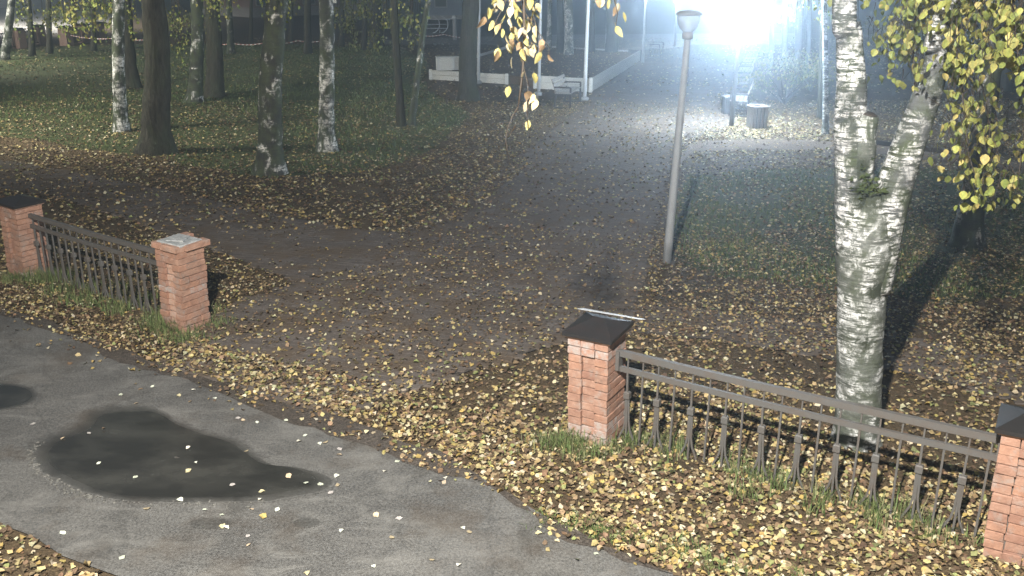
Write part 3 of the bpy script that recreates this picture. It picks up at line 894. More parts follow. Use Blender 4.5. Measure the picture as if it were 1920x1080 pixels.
T((140, 72), 9, (138, 0), 'thin dark stem beyond the first distant pillar', 'bark', branches=3)
T((176, 96), 10, (172, 0), 'thin dark stem crossing the middle of the distant pillars', 'bark', branches=3, foliage=[(150, -15, 210, 35, 0, 120, .12)])
T((640, 88), 9, (642, 0), 'thin stem between the speckled birch and the distant trunks', 'bark', branches=3, foliage=[(620, 20, 668, 75, 0, 120, .12)])
T((470, 80), 7, (472, 0), 'very thin sapling right of the slender trunk, in front of the far building', 'bark', branches=3)
T((545, 84), 8, (548, 0), 'very thin sapling left of the slim dark trunk, in front of the far building', 'bark', branches=3, foliage=[(530, -10, 570, 25, 0, 60, .11)])
T((1470, 120), 12, (1474, 0), 'misty dark trunk beyond the pale shrub', 'bark', branches=3)
T((1600, 120), 14, (1603, 0), 'dim misty trunk right behind the left stem of the forked birch', 'bark', branches=3)
# the big forked birch by the fence
YB = 7.55
base = gp(1605, 826)
YB = base.y
tb = thing('birch_tree', 'large silvery birch forking into two stems behind the iron fence', 'tree', base, 0, 'trees in the park')
def stem(spec, mat, name, parent, seg, jit, seed, dens=0.05, jscale=4.0, ext=None):
    P, Rr = [], []
    for (x, y, w, dy) in spec:
        p = ry(x, y, YB + dy)
        P.append(p - base); Rr.append(w / (FPX / depth(p)) / 2)
    if ext: P.append(P[-1] + Vector(ext[0])); Rr.append(ext[1])
    pts, rad = [], []
    for i in range(len(P) - 1):
        p0, p1, p2, p3 = P[max(i - 1, 0)], P[i], P[i + 1], P[min(i + 2, len(P) - 1)]
        k = max(2, int((p2 - p1).length / dens))
        for j in range(k):
            t = j / k
            pts.append(0.5 * (2 * p1 + (p2 - p0) * t + (2 * p0 - 5 * p1 + 4 * p2 - p3) * t * t + (3 * p1 - p0 - 3 * p2 + p3) * t ** 3))
            rad.append(Rr[i] + (Rr[i + 1] - Rr[i]) * t)
    pts.append(P[-1]); rad.append(Rr[-1])
    b = MB(); b.tube(pts, rad, seg, True, jit, seed, jscale)
    return b.build(name, MAT[mat], parent), pts, rad
trunk, _, _ = stem([(1605, 850, 104, 0), (1605, 825, 92, 0), (1608, 780, 84, 0), (1612, 650, 82, 0), (1617, 540, 88, 0), (1621, 460, 104, 0), (1624, 405, 98, .02), (1622, 360, 70, .05)], 'birch_big', 'trunk', tb, 40, 0.07, 1)
ls, lpts, lrad = stem([(1606, 470, 74, 0), (1599, 400, 64, 0), (1594, 300, 57, 0), (1594, 230, 60, .02), (1596, 150, 52, .04), (1591, 60, 48, .05), (1584, -40, 44, .05)], 'birch_stem', 'stem', tb, 28, 0.06, 2, ext=((-.2, .2, 3.5), 0.03))
rs, rpts, rrad = stem([(1630, 540, 78, 0), (1652, 440, 76, -.01), (1680, 340, 68, -.03), (1704, 270, 60, -.06), (1729, 204, 54, -.08), (1748, 148, 46, -.1), (1758, 85, 36, -.12), (1774, 10, 30, -.14)], 'birch_stem', 'stem', tb, 28, 0.06, 3, ext=((.9, .1, 3.2), 0.02))
st, spts, _ = stem([(1604, 350, 66, .0), (1608, 290, 62, .0), (1617, 245, 50, -.02), (1628, 214, 40, -.04)], 'birch_big', 'stub', tb, 18, 0.08, 4)
e = MB(); tip = spts[-1]; dr = (spts[-1] - spts[-3]).normalized()
e.tube([tip, tip + dr * .012], [0.075, 0.05], 16); e.build('broken_end', MAT['timber'], tb)
ms = MB()
for k in range(40):
    q = ry(rng.normal(1625, 12), rng.normal(345, 14), YB - 0.16 + rng.normal(0, .02)) - base
    for j in range(3):
        ms.add([q, q + Vector((rng.normal(0, .02), rng.normal(-.01, .01), rng.uniform(.01, .04))), q + Vector((rng.normal(0, .03), -.01, rng.uniform(-.02, .02)))], [(0, 1, 2)])
m = Mat('moss', 0.95, 0.1); m.base(m.ramp(m.noise(m.coord(), 20, 3), [(0.3, (0.03, 0.045, 0.018)), (0.7, (0.075, 0.09, 0.035))]))
ms.build('moss', m.m, tb, 'stuff')
for k, (a, L, zz) in enumerate(((0.4, 2.2, 5.2), (2.2, 1.8, 6.0), (-0.6, 2.4, 5.8), (4.0, 1.6, 6.6))):
    p0 = Vector((rpts[-1].x * .6, rpts[-1].y, zz - .3)) if k % 2 == 0 else Vector((lpts[-1].x, lpts[-1].y, zz))
    q = [p0 + Vector((math.cos(a) * L * s, math.sin(a) * L * s, L * (.3 * s - .4 * s * s))) for s in (0, .25, .5, .75, 1)]
    bb = MB(); bb.tube(q, [.04, .03, .02, .012, .005], 7); bb.build('branch', MAT['birch_dark'], tb)
for zz, sc in ((6.6, 1.0), (7.4, 0.9)):
    cr = link('crown', crown_mesh(int(zz) % 4), tb, 'stuff'); cr.location = (0.3, 0.6, zz); cr.scale = (sc, sc, .7)

# drooping leafy sprays of the birch, right of the fork
BPAL = [(0.27, 0.30, 0.085), (0.21, 0.26, 0.075), (0.34, 0.345, 0.12), (0.38, 0.34, 0.13), (0.15, 0.19, 0.065), (0.26, 0.19, 0.09)]
BW_ = [4, 4, 3, 1.5, 2, 0.6]
def one_leaf_mesh(i, pal, seed, size, wide=0.44, curl=0.10):
    """one broad leaf: toothed outline on both sides of a folded midrib, hanging from its stalk"""
    r = random.Random(seed)
    n = 9
    half = [(0.0, 0.0)]
    for k in range(1, n):
        t = k / n
        w = wide * (math.sin(math.pi * t ** 0.72) ** 0.85) * (1 + (0.07 if k % 2 else -0.05))
        half.append((w, -t))
    half.append((0.0, -1.02))
    b = MB()
    bend, fold, tw = r.gauss(0, curl * 2.2), r.uniform(.1, .45) * (1 if r.random() < .5 else -1), r.gauss(0, .3)
    V = []
    for sgn in (1, -1):
        for (w, y) in half:
            x = sgn * w * math.cos(fold); z = abs(w) * math.sin(fold) + bend * y * y + tw * sgn * w * y * .4 + r.gauss(0, .012)
            V.append((x, z, y))
    mid = [(0, bend * (k / n) ** 2, -k / n) for k in range(n + 1)]
    o = len(V); V += mid
    m_ = n + 1
    F = []
    for q, sgn in ((0, 1), (m_, -1)):
        for k in range(n):
            f = (o + k, q + k, q + k + 1, o + k + 1)
            F.append(f if sgn > 0 else f[::-1])
    V += [(-.01, 0, 0), (.01, 0, 0), (0.02, 0, .35)]
    F.append((len(V) - 3, len(V) - 2, len(V) - 1))
    me = bpy.data.meshes.new('leaf')
    me.from_pydata([tuple(c * size for c in v) for v in V], [], F)
    sh = r.uniform(.8, 1.15)
    a = me.color_attributes.new('tint', 'FLOAT_COLOR', 'POINT')
    col = []
    for v in V:
        e = min(1, abs(v[0]) / wide)
        col.append([pal[0] * sh * (1 + .18 * e), pal[1] * sh, pal[2] * sh * (1 - .1 * e), 1])
    a.data.foreach_set('color', np.array(col, np.float32).ravel())
    me.materials.append(MAT['leaf']); me.update()
    return me
leaf_meshes = [one_leaf_mesh(i, BPAL[[0, 1, 2, 0, 1, 3, 4, 1, 2, 0][i % 10]], 500 + i, 0.072) for i in range(20)]
sprays = [  # (polyline px, half width px, number of leaves, depth)
    ([(1700, -60), (1790, 60), (1800, 130), (1808, 210), (1816, 290), (1832, 340), (1846, 385)], 28, 340, 7.0),
    ([(1740, -60), (1690, 20), (1672, 80), (1668, 135)], 30, 150, 7.6),
    ([(1740, -60), (1715, 40), (1712, 110), (1716, 170)], 18, 55, 7.4),
    ([(1800, -60), (1840, 30), (1850, 90), (1838, 130)], 48, 220, 7.2),
    ([(1900, -60), (1900, 30), (1906, 90), (1914, 135)], 22, 110, 6.6),
    ([(1960, 100), (1925, 220), (1914, 300), (1906, 365)], 15, 40, 6.8),
    ([(1820, 60), (1850, 200), (1862, 300), (1880, 360)], 26, 100, 8.8),
    ([(1800, -60), (1640, -20), (1560, 10)], 22, 50, 8.2),
    ([(1800, -60), (1760, 0), (1748, 50)], 42, 190, 7.9),
]
cand = []
for (pl, hw, n, dep) in sprays:
    W3 = [rp(x, y, dep) - base for x, y in pl]
    b = MB(); b.tube(W3, [0.010 - 0.008 * i / (len(W3) - 1) for i in range(len(W3))], 5); br = b.build('branch', MAT['timber'], tb)
    seglen = [math.hypot(pl[i + 1][0] - pl[i][0], pl[i + 1][1] - pl[i][1]) for i in range(len(pl) - 1)]
    tot = sum(seglen)
    for k in range(n):
        s = rng.uniform(0.12, 1) * tot
        i = 0
        while i < len(seglen) - 1 and s > seglen[i]: s -= seglen[i]; i += 1
        f = s / seglen[i]
        x = pl[i][0] + (pl[i + 1][0] - pl[i][0]) * f + rng.normal(0, hw)
        y = pl[i][1] + (pl[i + 1][1] - pl[i][1]) * f + rng.normal(0, hw * .5)
        cand.append((rp(x, y, dep + rng.normal(0, .22)) - base, br))
rng.shuffle(cand)
for i, (p, br) in enumerate(cand[:290]):
    o = link('leaf', leaf_meshes[rng.integers(20)], tb)
    o.location = p; s = rng.uniform(.65, 1.2); o.scale = (s, s, s)
    o.rotation_euler = (rng.normal(0, .45), rng.normal(0, .45), rng.uniform(0, 6.28))
rest_l = [p for p, br in cand[290:]]
VV, FF, CC, off = [], [], [], 0
for p in rest_l:
    me = leaf_meshes[rng.integers(20)]
    nv = len(me.vertices)
    v = np.zeros(nv * 3, np.float32); me.vertices.foreach_get('co', v); v = v.reshape(-1, 3)
    cc = np.zeros(nv * 4, np.float32); me.color_attributes['tint'].data.foreach_get('color', cc); cc = cc.reshape(-1, 4)[:, :3]
    Rm = np.array(Matrix.Rotation(rng.uniform(0, 6.28), 3, 'Z') @ Matrix.Rotation(rng.normal(0, .45), 3, 'X'))
    VV.append(v @ Rm.T * rng.uniform(.55, 1.1) + np.array(tuple(p))); CC.append(cc * rng.uniform(.7, 1.1))
    FF.append(np.array([tuple(q.vertices) for q in me.polygons if len(q.vertices) == 4]) + off); off += nv
cloud('foliage', np.concatenate(VV), np.concatenate(FF), np.concatenate(CC), MAT['leaf'], tb)
tw = MB()
for p, br in cand[::2]:
    q = p + Vector((rng.normal(0, .06), rng.normal(0, .06), rng.uniform(.08, .22)))
    tw.tube([q, (p + q) / 2 + Vector((rng.normal(0, .015), 0, .01)), p], [.003, .002, .0012], 4, False)
tw.build('twigs', MAT['timber'], tb, 'stuff')

# dead twig that hangs in front of the raised bed
hb = rp(975, -120, 5.2)
ht = thing('hanging_branch', 'drooping twig of curled yellow dead leaves hanging over the path', 'branch', hb)
def hp(x, y, d=5.2): return rp(x, y, d) - hb
for pl, r0 in (([(985, -120), (982, 0), (984, 90), (978, 150), (972, 200)], .011), ([(972, 200), (962, 215), (952, 240), (948, 262), (954, 298)], .004), ([(978, 110), (990, 160), (988, 210), (990, 245)], .004),
               ([(984, -60), (950, 0), (930, 40), (926, 70)], .004), ([(984, -40), (1000, 30), (1012, 70), (1016, 112)], .004), ([(980, 60), (960, 80), (951, 100)], .003), ([(982, 20), (1030, 90), (1028, 120)], .003)):
    b = MB(); b.tube([hp(*q) for q in pl], [r0 * (1 - .6 * i / (len(pl) - 1)) for i in range(len(pl))], 6); b.build('twig', MAT['timber'], ht)
DPAL = [(0.46, 0.41, 0.24), (0.42, 0.39, 0.16), (0.28, 0.21, 0.13), (0.48, 0.44, 0.31), (0.36, 0.34, 0.13)]
dmesh = [one_leaf_mesh(i, DPAL[i % 5], 700 + i, 0.066, .30, .22) for i in range(15)]
spots = [(952, 27), (925, 53), (936, 58), (965, 8), (972, 45), (985, 20), (921, 15), (913, 45), (985, 48), (993, 55), (951, 80), (968, 78), (975, 92), (986, 66), (938, 104), (999, 97), (1017, 112), (1026, 118), (990, 104), (971, 30), (960, 62), (1000, 35), (978, 5),
         (940, 20), (930, 5), (1008, 20), (945, 45), (985, 185), (990, 205), (952, 176), (1000, 190), (988, 240), (966, 250), (984, 148), (996, 150), (980, 72), (960, 18), (1012, 88), (956, 96), (990, 85), (1003, 62), (928, 30), (995, 12), (950, 0), (918, 28), (1004, 200), (945, 68), (1022, 98)]
spots += [(int(973 + 26 * math.sin(k * 2.3) + 8 * math.cos(k * 5.1)), int(4 + k * 4.4)) for k in range(28)]
for i, (x, y) in enumerate(spots):
    o = link('leaf', dmesh[i % 15], ht)
    o.location = hp(x + rng.normal(0, 3), y - 14, 5.2 + rng.normal(0, .06)); s = rng.uniform(.75, 1.15); o.scale = (s, s, s)
    o.rotation_euler = (rng.normal(0, .35), rng.normal(0, .35), rng.uniform(0, 6.28))
# small yellow sprig near the right flagpole
h2 = rp(1150, -80, 5.6)
ht2 = thing('hanging_branch', 'short sprig of pale dead leaves hanging in front of the right flagpole', 'branch', h2)
b = MB(); b.tube([rp(*q, 5.6) - h2 for q in ((1150, -80), (1152, 0), (1158, 25), (1154, 50))], [.006, .005, .003, .002], 6); b.build('twig', MAT['timber'], ht2)
for i, (x, y) in enumerate([(1130, 2), (1140, 6), (1153, 18), (1160, 12), (1168, 28), (1152, 48), (1155, 55), (1124, 0)]):
    o = link('leaf', dmesh[i % 15], ht2); o.location = rp(x, y - 6, 5.6) - h2; o.rotation_euler = (rng.normal(0, .35), rng.normal(0, .35), rng.uniform(0, 6.28))

# ------------------------------------------------------------------ flagpoles
for (bx, by, tx, w, lab) in ((897, 157, 899, 5.5, 'white flagpole standing close right of the stout dark trunk'), (1010, 179, 1014, 6, 'white flagpole before the bed, behind the hanging dead leaves'),
                             (1096, 189, 1103, 7, 'tall white flagpole at the right front corner of the bed by the bench'), (1053, 106, 1056, 3, 'thin white pole between trunks behind the raised bed'),
                             (1136, 111, 1140, 4, 'grey pole at the far right corner of the raised bed')):
    p = gp(bx, by); q = ry(tx, 0, p.y) - p
    t = thing('flagpole', lab, 'flagpole', p, 0, 'flagpoles round the raised bed')
    r0 = w / (FPX / depth(p)) / 2
    q = q / q.z
    b = MB(); b.tube([q * z for z in (-.1, 1, 2, 3.5, 5, 7)], [r0, r0, r0 * .95, r0 * .85, r0 * .75, r0 * .55], 12); b.build('pole', MAT['flagpole'], t)
    b = MB(); b.lathe([(0, 0), (r0 * 2.2, 0), (r0 * 2.2, .10), (r0 * 1.1, .14), (0, .14)], (0, 0, 0.0), 14); b.build('base', MAT['post'], t)
    b = MB(); b.lathe([(0, -.08), (.06, -.06), (.08, 0), (.06, .06), (0, .08)], q * 7.06, 10); b.build('finial', MAT['flagpole'], t)

# ------------------------------------------------------------------ raised bed of white boards
A, B, Cc = gp(1003, 166), gp(1107, 173), gp(1202, 112)
D = gp(808, 149); E_ = gp(950, 158)
G0, G1 = gp(852, 134), gp(965, 98)
bed = thing('raised_bed', 'low raised bed framed by white boards between the flagpoles', 'planter', (0, 0, 0))
def board_wall(a, b, h, nb, name='board', th=0.05):
    L = (b - a).length; bh = h / nb
    for k in range(nb):
        m = MB(); m.bar(a + Vector((0, 0, bh * (k + .5))), b + Vector((0, 0, bh * (k + .5))), th, bh - 0.012); m.build(name, MAT['white_board'], bed)
board_wall(D, E_, .36, 2)
board_wall(A, B, .46, 2)
board_wall(B + Vector((.03, .08, 0)), Cc, .46, 2)
board_wall(G0 + Vector((.1, .2, 0)), G1, .42, 2)
board_wall(G1, Cc, .4, 2)
for p, hh in ((B, .5), (Cc, .5), (D, .385), (E_, .385), (A, .48)):
    m = MB(); m.box(p + Vector((0.0, -0.03, hh / 2)), (.12, .09, hh), None, .006); m.build('corner_post', MAT['white_board'], bed)
soil = [D + Vector((.6, .2, 0)), E_ + Vector((0, .1, 0)), A + Vector((0, .1, 0)), B + Vector((-.1, .15, 0)), Cc + Vector((-.15, -.1, 0)), G1 + Vector((.1, -.1, 0)), G0 + Vector((.2, .1, 0))]
b = MB(); v = [(p.x, p.y, .33) for p in soil]; b.add(v + [(p.x, p.y, 0.02) for p in soil], [tuple(range(7))] + [(i, i + 7, (i + 1) % 7 + 7, (i + 1) % 7) for i in range(7)])
b.build('bed_soil', MAT['soil'], bed)
bp_ = np.array([(p.x, p.y) for p in soil])
P = in_poly(bp_, 1500, 77)
V, F, C = leaf_arrays(np.c_[P, np.full(len(P), .345)], rng.uniform(.05, .10, len(P)), .25, [(0.46, 0.37, 0.18), (0.30, 0.22, 0.12), (0.54, 0.48, 0.32), (0.19, 0.125, 0.07)], [2, 2, 1, 3], rng)
cloud('fallen_leaves', V, F, C, MAT['litter'], bed)
def crate(px, w, d, h, label, z=0.36):
    p = gp(*px, z)
    t = thing('storage_box', label, 'box', p, 0.15)
    m = MB(); m.box((0, 0, h / 2), (w, d, h), None, .01); m.build('body', MAT['white_board'], t)
    m = MB(); m.box((0, 0, h + .015), (w + .05, d + .05, .03), None, .008); m.build('lid', MAT['white_board'], t)
    for x in (-w / 2 + .03, w / 2 - .03):
        m = MB(); m.box((x, -d / 2 - .012, h / 2), (.05, .02, h - .02)); m.build('batten', MAT['white_board'], t)
    return t
crate((833, 131), .58, .5, .46, 'white box on the left corner of the board bed', .37)
crate((853, 130), .45, .5, .44, 'second white box half hidden behind the stout trunk', .37)

# ------------------------------------------------------------------ benches and bins
def bench_mesh_parts():
    t = thing('park_bench', 'x', 'bench', (0, 0, 0), 0, 'park benches')
    Lb = 1.7
    for x in (-Lb / 2 + .1, Lb / 2 - .1):
        m = MB()
        for a, b in (((x, -.28, 0), (x, -.28, .62)), ((x, .22, 0), (x, .16, .45)), ((x, .16, .45), (x, .30, .86)), ((x, -.28, .62), (x, .2, .62)), ((x, -.28, .42), (x, .18, .42)), ((x, -.3, .02), (x, .26, .02))):
            m.bar(a, b, .05, .04)
        m.build('side_frame', MAT['dark_metal'], t)
    for k in range(4):
        m = MB(); m.box((0, -.24 + k * .125, .455), (Lb, .10, .035), None, .006); m.build('seat_slat', MAT['bench_wood'], t)
    for k in range(3):
        m = MB(); m.box((0, .175 + k * .048, .55 + k * .13), (Lb, .03, .10), Matrix.Rotation(-.33, 3, 'X'), .006); m.build('back_slat', MAT['bench_wood'], t)
    return t
bench0 = bench_mesh_parts()
pd = math.atan2(0.964, 0.264)                                  # direction the path runs
bl = [((1062, 197), pd - math.pi, 'bench beside the tall flagpole at the front of the board bed', 1),
      ((1228, 106), pd - math.pi, 'distant bench on the left of the path beside a lamp post', 1)]
row = ['nearest slatted bench of the row right of the path, beside the bin', 'second slatted bench of the row right of the path', 'third bench of the row right of the path', 'fourth bench of the row right of the path, deep in the glare', 'farthest bench of the row right of the path']
for px, lab in zip(((1388, 212), (1392, 176), (1399, 153), (1405, 138), (1410, 127)), row):
    bl.append((px, pd + math.pi * 0, lab, 0))
for i, (px, rz, lab, left) in enumerate(bl):
    o = bench0 if i == 0 else copy_tree(bench0)
    o.location = gp(*px)
    o.rotation_euler = (0, 0, pd if left else pd + math.pi)
    o['label'] = lab
def bin_(px, w, h, label, mat, rz=0.2):
    p = gp(*px)
    t = thing('litter_bin', label, 'bin', p, rz, 'litter bins')
    m = MB(); m.box((0, 0, h / 2), (w - .05, w - .05, h - .04)); m.build('liner', MAT['dark_metal'], t)
    for s in range(4):
        R4 = Matrix.Rotation(s * math.pi / 2, 3, 'Z')
        for k in range(4):
            x = -w / 2 + w * (k + .5) / 4
            m = MB(); m.box(R4 @ Vector((x, -w / 2, h / 2)), (w / 4 - .032, .022, h) if s % 2 == 0 else (.022, w / 4 - .032, h), None, .004); m.build('slat', MAT[mat], t)
    m = MB()
    for s in range(4):
        R4 = Matrix.Rotation(s * math.pi / 2, 3, 'Z')
        m.box(R4 @ Vector((0, -w / 2 + .02, h + .016)), (w + .05, .09, .03) if s % 2 == 0 else (.09, w - .13, .03), None, .004)
    m.build('rim', MAT['bench_wood'], t)
bin_((1418, 240), .40, .56, 'pale slatted wooden bin beside the nearest bench', 'pale_wood')
bin_((1363, 214), .26, .50, 'small dark bin on the path side of the nearest bench', 'dark_metal', 0.1)
bin_((1191, 113), .55, .50, 'dark square bin beside the distant left bench', 'dark_metal', 0.1)

# ------------------------------------------------------------------ barrier tape, timber edging, shrub
def tape(px, z, label):
    P = [gp(x, y) for x, y in px]
    a = P[0]
    o = MB()
    for i in range(len(P) - 1):
        p, q = P[i] - a + Vector((0, 0, z)), P[i + 1] - a + Vector((0, 0, z))
        n = 6
        for k in range(n):
            s0, s1 = k / n, (k + 1) / n
            f = lambda s: p.lerp(q, s) - Vector((0, 0, .10 * math.sin(math.pi * s)))
            o.bar(f(s0), f(s1), .006, .04)
    ob = o.build('barrier_tape', MAT['tape']); ob.location = a
    tag(ob, label, 'barrier tape', 'barrier tapes across the far lawn')
tape([(136, 86), (222, 92), (294, 92)], .55, 'striped barrier tape strung before the far left fence')
tape([(404, 96), (434, 98), (500, 97), (560, 93), (612, 91)], .45, 'striped barrier tape strung across the lawn between the middle trunks')
tape([(780, 78), (832, 78), (900, 84)], .4, 'striped barrier tape beyond the white boxes near the kiosk')
o = MB(); P = [gp(1628, 270), gp(1720, 283), gp(1800, 292)]
for i in range(2): o.bar(P[i] - P[0] + Vector((0, 0, .06)), P[i + 1] - P[0] + Vector((0, 0, .06)), .08, .12)
ob = o.build('timber_edging', MAT['timber']); ob.location = P[0]; tag(ob, 'low dark timber edging along the sandy footpath behind the forked birch', 'edging')

def shrub(px, w, h, n, label, sz, pal, seed):
    r = np.random.default_rng(seed)
    p = gp(*px)
    t = thing('shrub', label, 'shrub', p, 0, 'shrubs at the park edge')
    st = MB()
    cl = []
    for k in range(9):
        a = r.uniform(0, 6.28); rr = r.uniform(.2, .5) * w
        tip = Vector((math.cos(a) * rr, math.sin(a) * rr * .7, r.uniform(.5, 1) * h))
        st.tube([(0, 0, 0), tip * .5 + Vector((0, 0, .1)), tip], [.02, .013, .005], 5); cl.append(tip)
    st.build('stems', MAT['timber'], t, 'stuff')
    P = np.array([tuple(cl[i]) for i in r.integers(0, 9, n)]) + r.normal(0, 1, (n, 3)) * np.array([w * .17, w * .14, h * .16])
    P[:, 2] = np.abs(P[:, 2])
    V, F, C = leaf_arrays(P, r.uniform(sz * .7, sz * 1.3, n), .5, pal, [1] * len(pal), r, True)
    cloud('foliage', V, F, C, MAT['leaf'], t)
GP_ = [(0.10, 0.12, 0.05), (0.16, 0.17, 0.07), (0.24, 0.22, 0.09)]
shrub((1470, 196), 2.4, 1.3, 700, 'pale misty shrub right of the bench row', .08, GP_, 1)
shrub((1520, 172), 2.2, 1.2, 500, 'dim shrub behind the white slim birch stem', .08, GP_, 2)
shrub((1640, 110), 3.5, 1.6, 600, 'dark shrub seen between the stems of the forked birch', .10, GP_, 3)
shrub((150, 62), 3.0, 1.4, 450, 'leafy shrub before the bright far road', .12, LEAFPAL[:3], 4)
shrub((340, 78), 2.6, 1.6, 450, 'green shrub left of the greenish trunk', .11, LEAFPAL[:3], 5)
shrub((1820, 150), 3.5, 1.8, 600, 'dark shrub far right behind the hanging leaves', .10, GP_, 6)

# ------------------------------------------------------------------ far left fence, road lamp
def far_pillar(px, label, w=.5, h=.95):
    p = gp(*px); t = thing('brick_pillar', label, 'pillar', p, -.3, 'distant brick pillars')
    m = MB(); m.box((0, 0, h / 2), (w, w, h), None, .015); m.build('shaft', MAT['wall_brick'], t)
    m = MB(); m.box((0, 0, h + .03), (w + .1, w + .1, .06), None, .01); m.box((0, 0, h + .08), (w - .1, w - .1, .05), None, .01); m.build('cap', MAT['cap_metal'], t)
    return p
fp = [far_pillar((38, 91), 'distant brick pillar, leftmost before the bright road'), far_pillar((76, 83), 'distant brick pillar between two thin trunks by the bright road'),
      far_pillar((126, 86), 'distant brick pillar right of the bright road, first of three'), far_pillar((159, 80), 'distant brick pillar, middle of three beyond the tape'), far_pillar((187, 76), 'distant brick pillar nearest the white-banded birch')]
def far_fence(a, b, label):
    L = (b - a).length; t = thing('iron_fence', label, 'fence', a, math.atan2((b - a).y, (b - a).x), 'distant iron fence panels')
    for z in (.82, .12):
        m = MB(); m.bar((.3, 0, z), (L - .3, 0, z), .05, .05); m.build('rail', MAT['dark_metal'], t)
    for k in range(min(40, int(L / .16))):
        x = .3 + (L - .6) * k / min(40, int(L / .16)); m = MB(); m.bar((x, 0, .12), (x, 0, .82), .03); m.build('bar', MAT['dark_metal'], t)
far_fence(gp(-30, 98), fp[0], 'distant dark fence panel at the left edge')
far_fence(fp[0], fp[1], 'distant dark fence panel between the two leftmost far pillars')
far_fence(fp[2], fp[3], 'distant dark fence panel between the first two far pillars past the road')
far_fence(fp[3], fp[4], 'distant dark fence panel ending behind the white-banded birch')
slp = gp(66, 56)
lamp_light('road_lamp_light', 'SPOT', slp + Vector((-2, 2, 7.6)), 26000, (1.0, 0.96, 0.92), 0.15, slp + Vector((-3, 3, 0)), R(150), 0.5)

# ------------------------------------------------------------------ far buildings, playground frame
def building(px0, px1, h, label, wall, win, plinth=0.7, name='building', lit=(), dpt=9, wh=1.3, ww=1.1, gap=2.3):
    a, b = gp(*px0), gp(*px1)
    L = (b - a).length
    t = thing(name, label, 'building', a, math.atan2((b - a).y, (b - a).x))
    m = MB(); m.box((L / 2, dpt / 2, h / 2), (L, dpt, h)); m.build('wall', MAT[wall], t)
    m = MB(); m.box((L / 2, dpt / 2, plinth / 2), (L + .12, dpt + .12, plinth)); m.build('plinth', MAT['wall'], t)
    m = MB(); m.box((L / 2, dpt / 2, h + .15), (L + .8, dpt + .8, .3)); m.build('roof', MAT['dark_metal'], t)
    i = 0
    for zr in win:
        x = 1.2
        while x < L - 1.2:
            f = MB(); f.box((x, -.03, zr + wh / 2), (ww + .16, .09, wh + .16)); fo = f.build('window', MAT['white_board'], t)
            p = MB(); p.box((x, -.082, zr + wh / 2), (ww, .02, wh)); p.build('pane', MAT['lit_pane' if i in lit else 'pane'], fo)
            x += gap; i += 1
    return t
building((470, 33), (705, 24), 6.5, 'long distant building with low windows behind the middle trunks', 'wall_brick', (1.0, 4.0), .8, lit=(9, 3))
building((800, 36), (866, 36), 3.0, 'blue-grey kiosk behind the stout dark trunk', 'wall_blue', (1.0,), .3, 'kiosk', (), 3, .7, .9, 1.8)
building((-260, 20), (30, 14), 6.0, 'pale distant building at the far left corner', 'wall', (1.0, 4.0), .6)
p = gp(825, 62)
t = thing('climbing_frame', 'pale curved playground frame left of the kiosk', 'playground', p)
for x0 in (-.55, .0):
    b = MB(); b.tube([(x0 + .9 * math.cos(a) * .6, 0, .55 + .55 * math.sin(a)) for a in np.linspace(-1.4, 1.4, 9)], .03, 6); b.build('hoop', MAT['flagpole'], t)
for z in (.3, .55, .85):
    b = MB(); b.tube([(-.9, 0, z), (.45, 0, z)], .025, 6); b.build('rung', MAT['flagpole'], t)
b = MB(); b.tube([(.0, 0, 0), (.0, 0, .2)], .04, 6); b.build('foot', MAT['post'], t)
p = gp(853, 76)
t = thing('bollard', 'grey post with a pale cap left of the stout dark trunk', 'bollard', p)
b = MB(); b.tube([(0, 0, 0), (0, 0, 1.25)], .12, 12); b.build('post', MAT['post'], t)
b = MB(); b.lathe([(0, 1.25), (.16, 1.25), (.15, 1.34), (.08, 1.4), (0, 1.4)], (0, 0, 0.002), 12); b.build('cap', MAT['flagpole'], t)

# ------------------------------------------------------------------ fallen leaves
LP = [(0.42, 0.34, 0.17), (0.36, 0.27, 0.10), (0.27, 0.20, 0.115), (0.50, 0.445, 0.30), (0.175, 0.118, 0.068), (0.11, 0.077, 0.048), (0.21, 0.215, 0.09)]
W_near = [4.2, 2.4, 4.4, 2.4, 4.2, 4.2, 1.6]
W_lawn = [2.2, 1.4, 2.4, 1.4, 3.8, 4.5, 1.2]
W_path = [2.4, 1.4, 2.8, 1.6, 3.6, 4.2, .6]
BERM = poly([(-300, 470), (0, 575), (250, 668), (560, 760), (800, 840), (985, 945), (1160, 1034), (1290, 1080), (1700, 1280), (2200, 1500), (2200, 1100), (1950, 960), (1840, 900), (1560, 800), (1300, 740), (1180, 700), (1160, 740), (1000, 790), (800, 740), (560, 690), (420, 655), (300, 620), (120, 560), (0, 510), (-300, 400)])
LOWV = poly([(190, 1084), (120, 1052), (60, 1018), (0, 992), (-300, 885), (-300, 1300), (400, 1300)])
BRIGHT = poly([(1262, 262), (1370, 236), (1440, 225), (1560, 245), (1560, 286), (1262, 300)])
LEFTEDGE = poly([(420, 640), (640, 520), (880, 400), (1000, 310), (960, 280), (820, 330), (640, 430), (420, 500)])
def scatter(xr, yr, dens_fn, smin, smax, wts, name, seed, tilt=.22, dmax=500):
    r = np.random.default_rng(seed)
    n = int((xr[1] - xr[0]) * (yr[1] - yr[0]) * dmax)
    P = np.c_[r.uniform(*xr, n), r.uniform(*yr, n)]
    # inside the field of view only, with a margin
    u = P[:, 0] / (P[:, 1] * CP + HC * SP)
    P = P[np.abs(u) < 0.66]
    d = dens_fn(P)
    P = P[r.random(len(P)) < d / dmax]
    z = np.where(on_path(P), 0.028, np.where(inside(P, road_pg), 0.028, 0.010)) + np.abs(r.normal(0, .010, len(P)))
    V, F, C = leaf_arrays(np.c_[P, z], smin + (smax * 1.15 - smin) * r.beta(1.6, 2.2, len(P)), tilt, LP, wts, r, False, .40, .19)
    return V, F, C
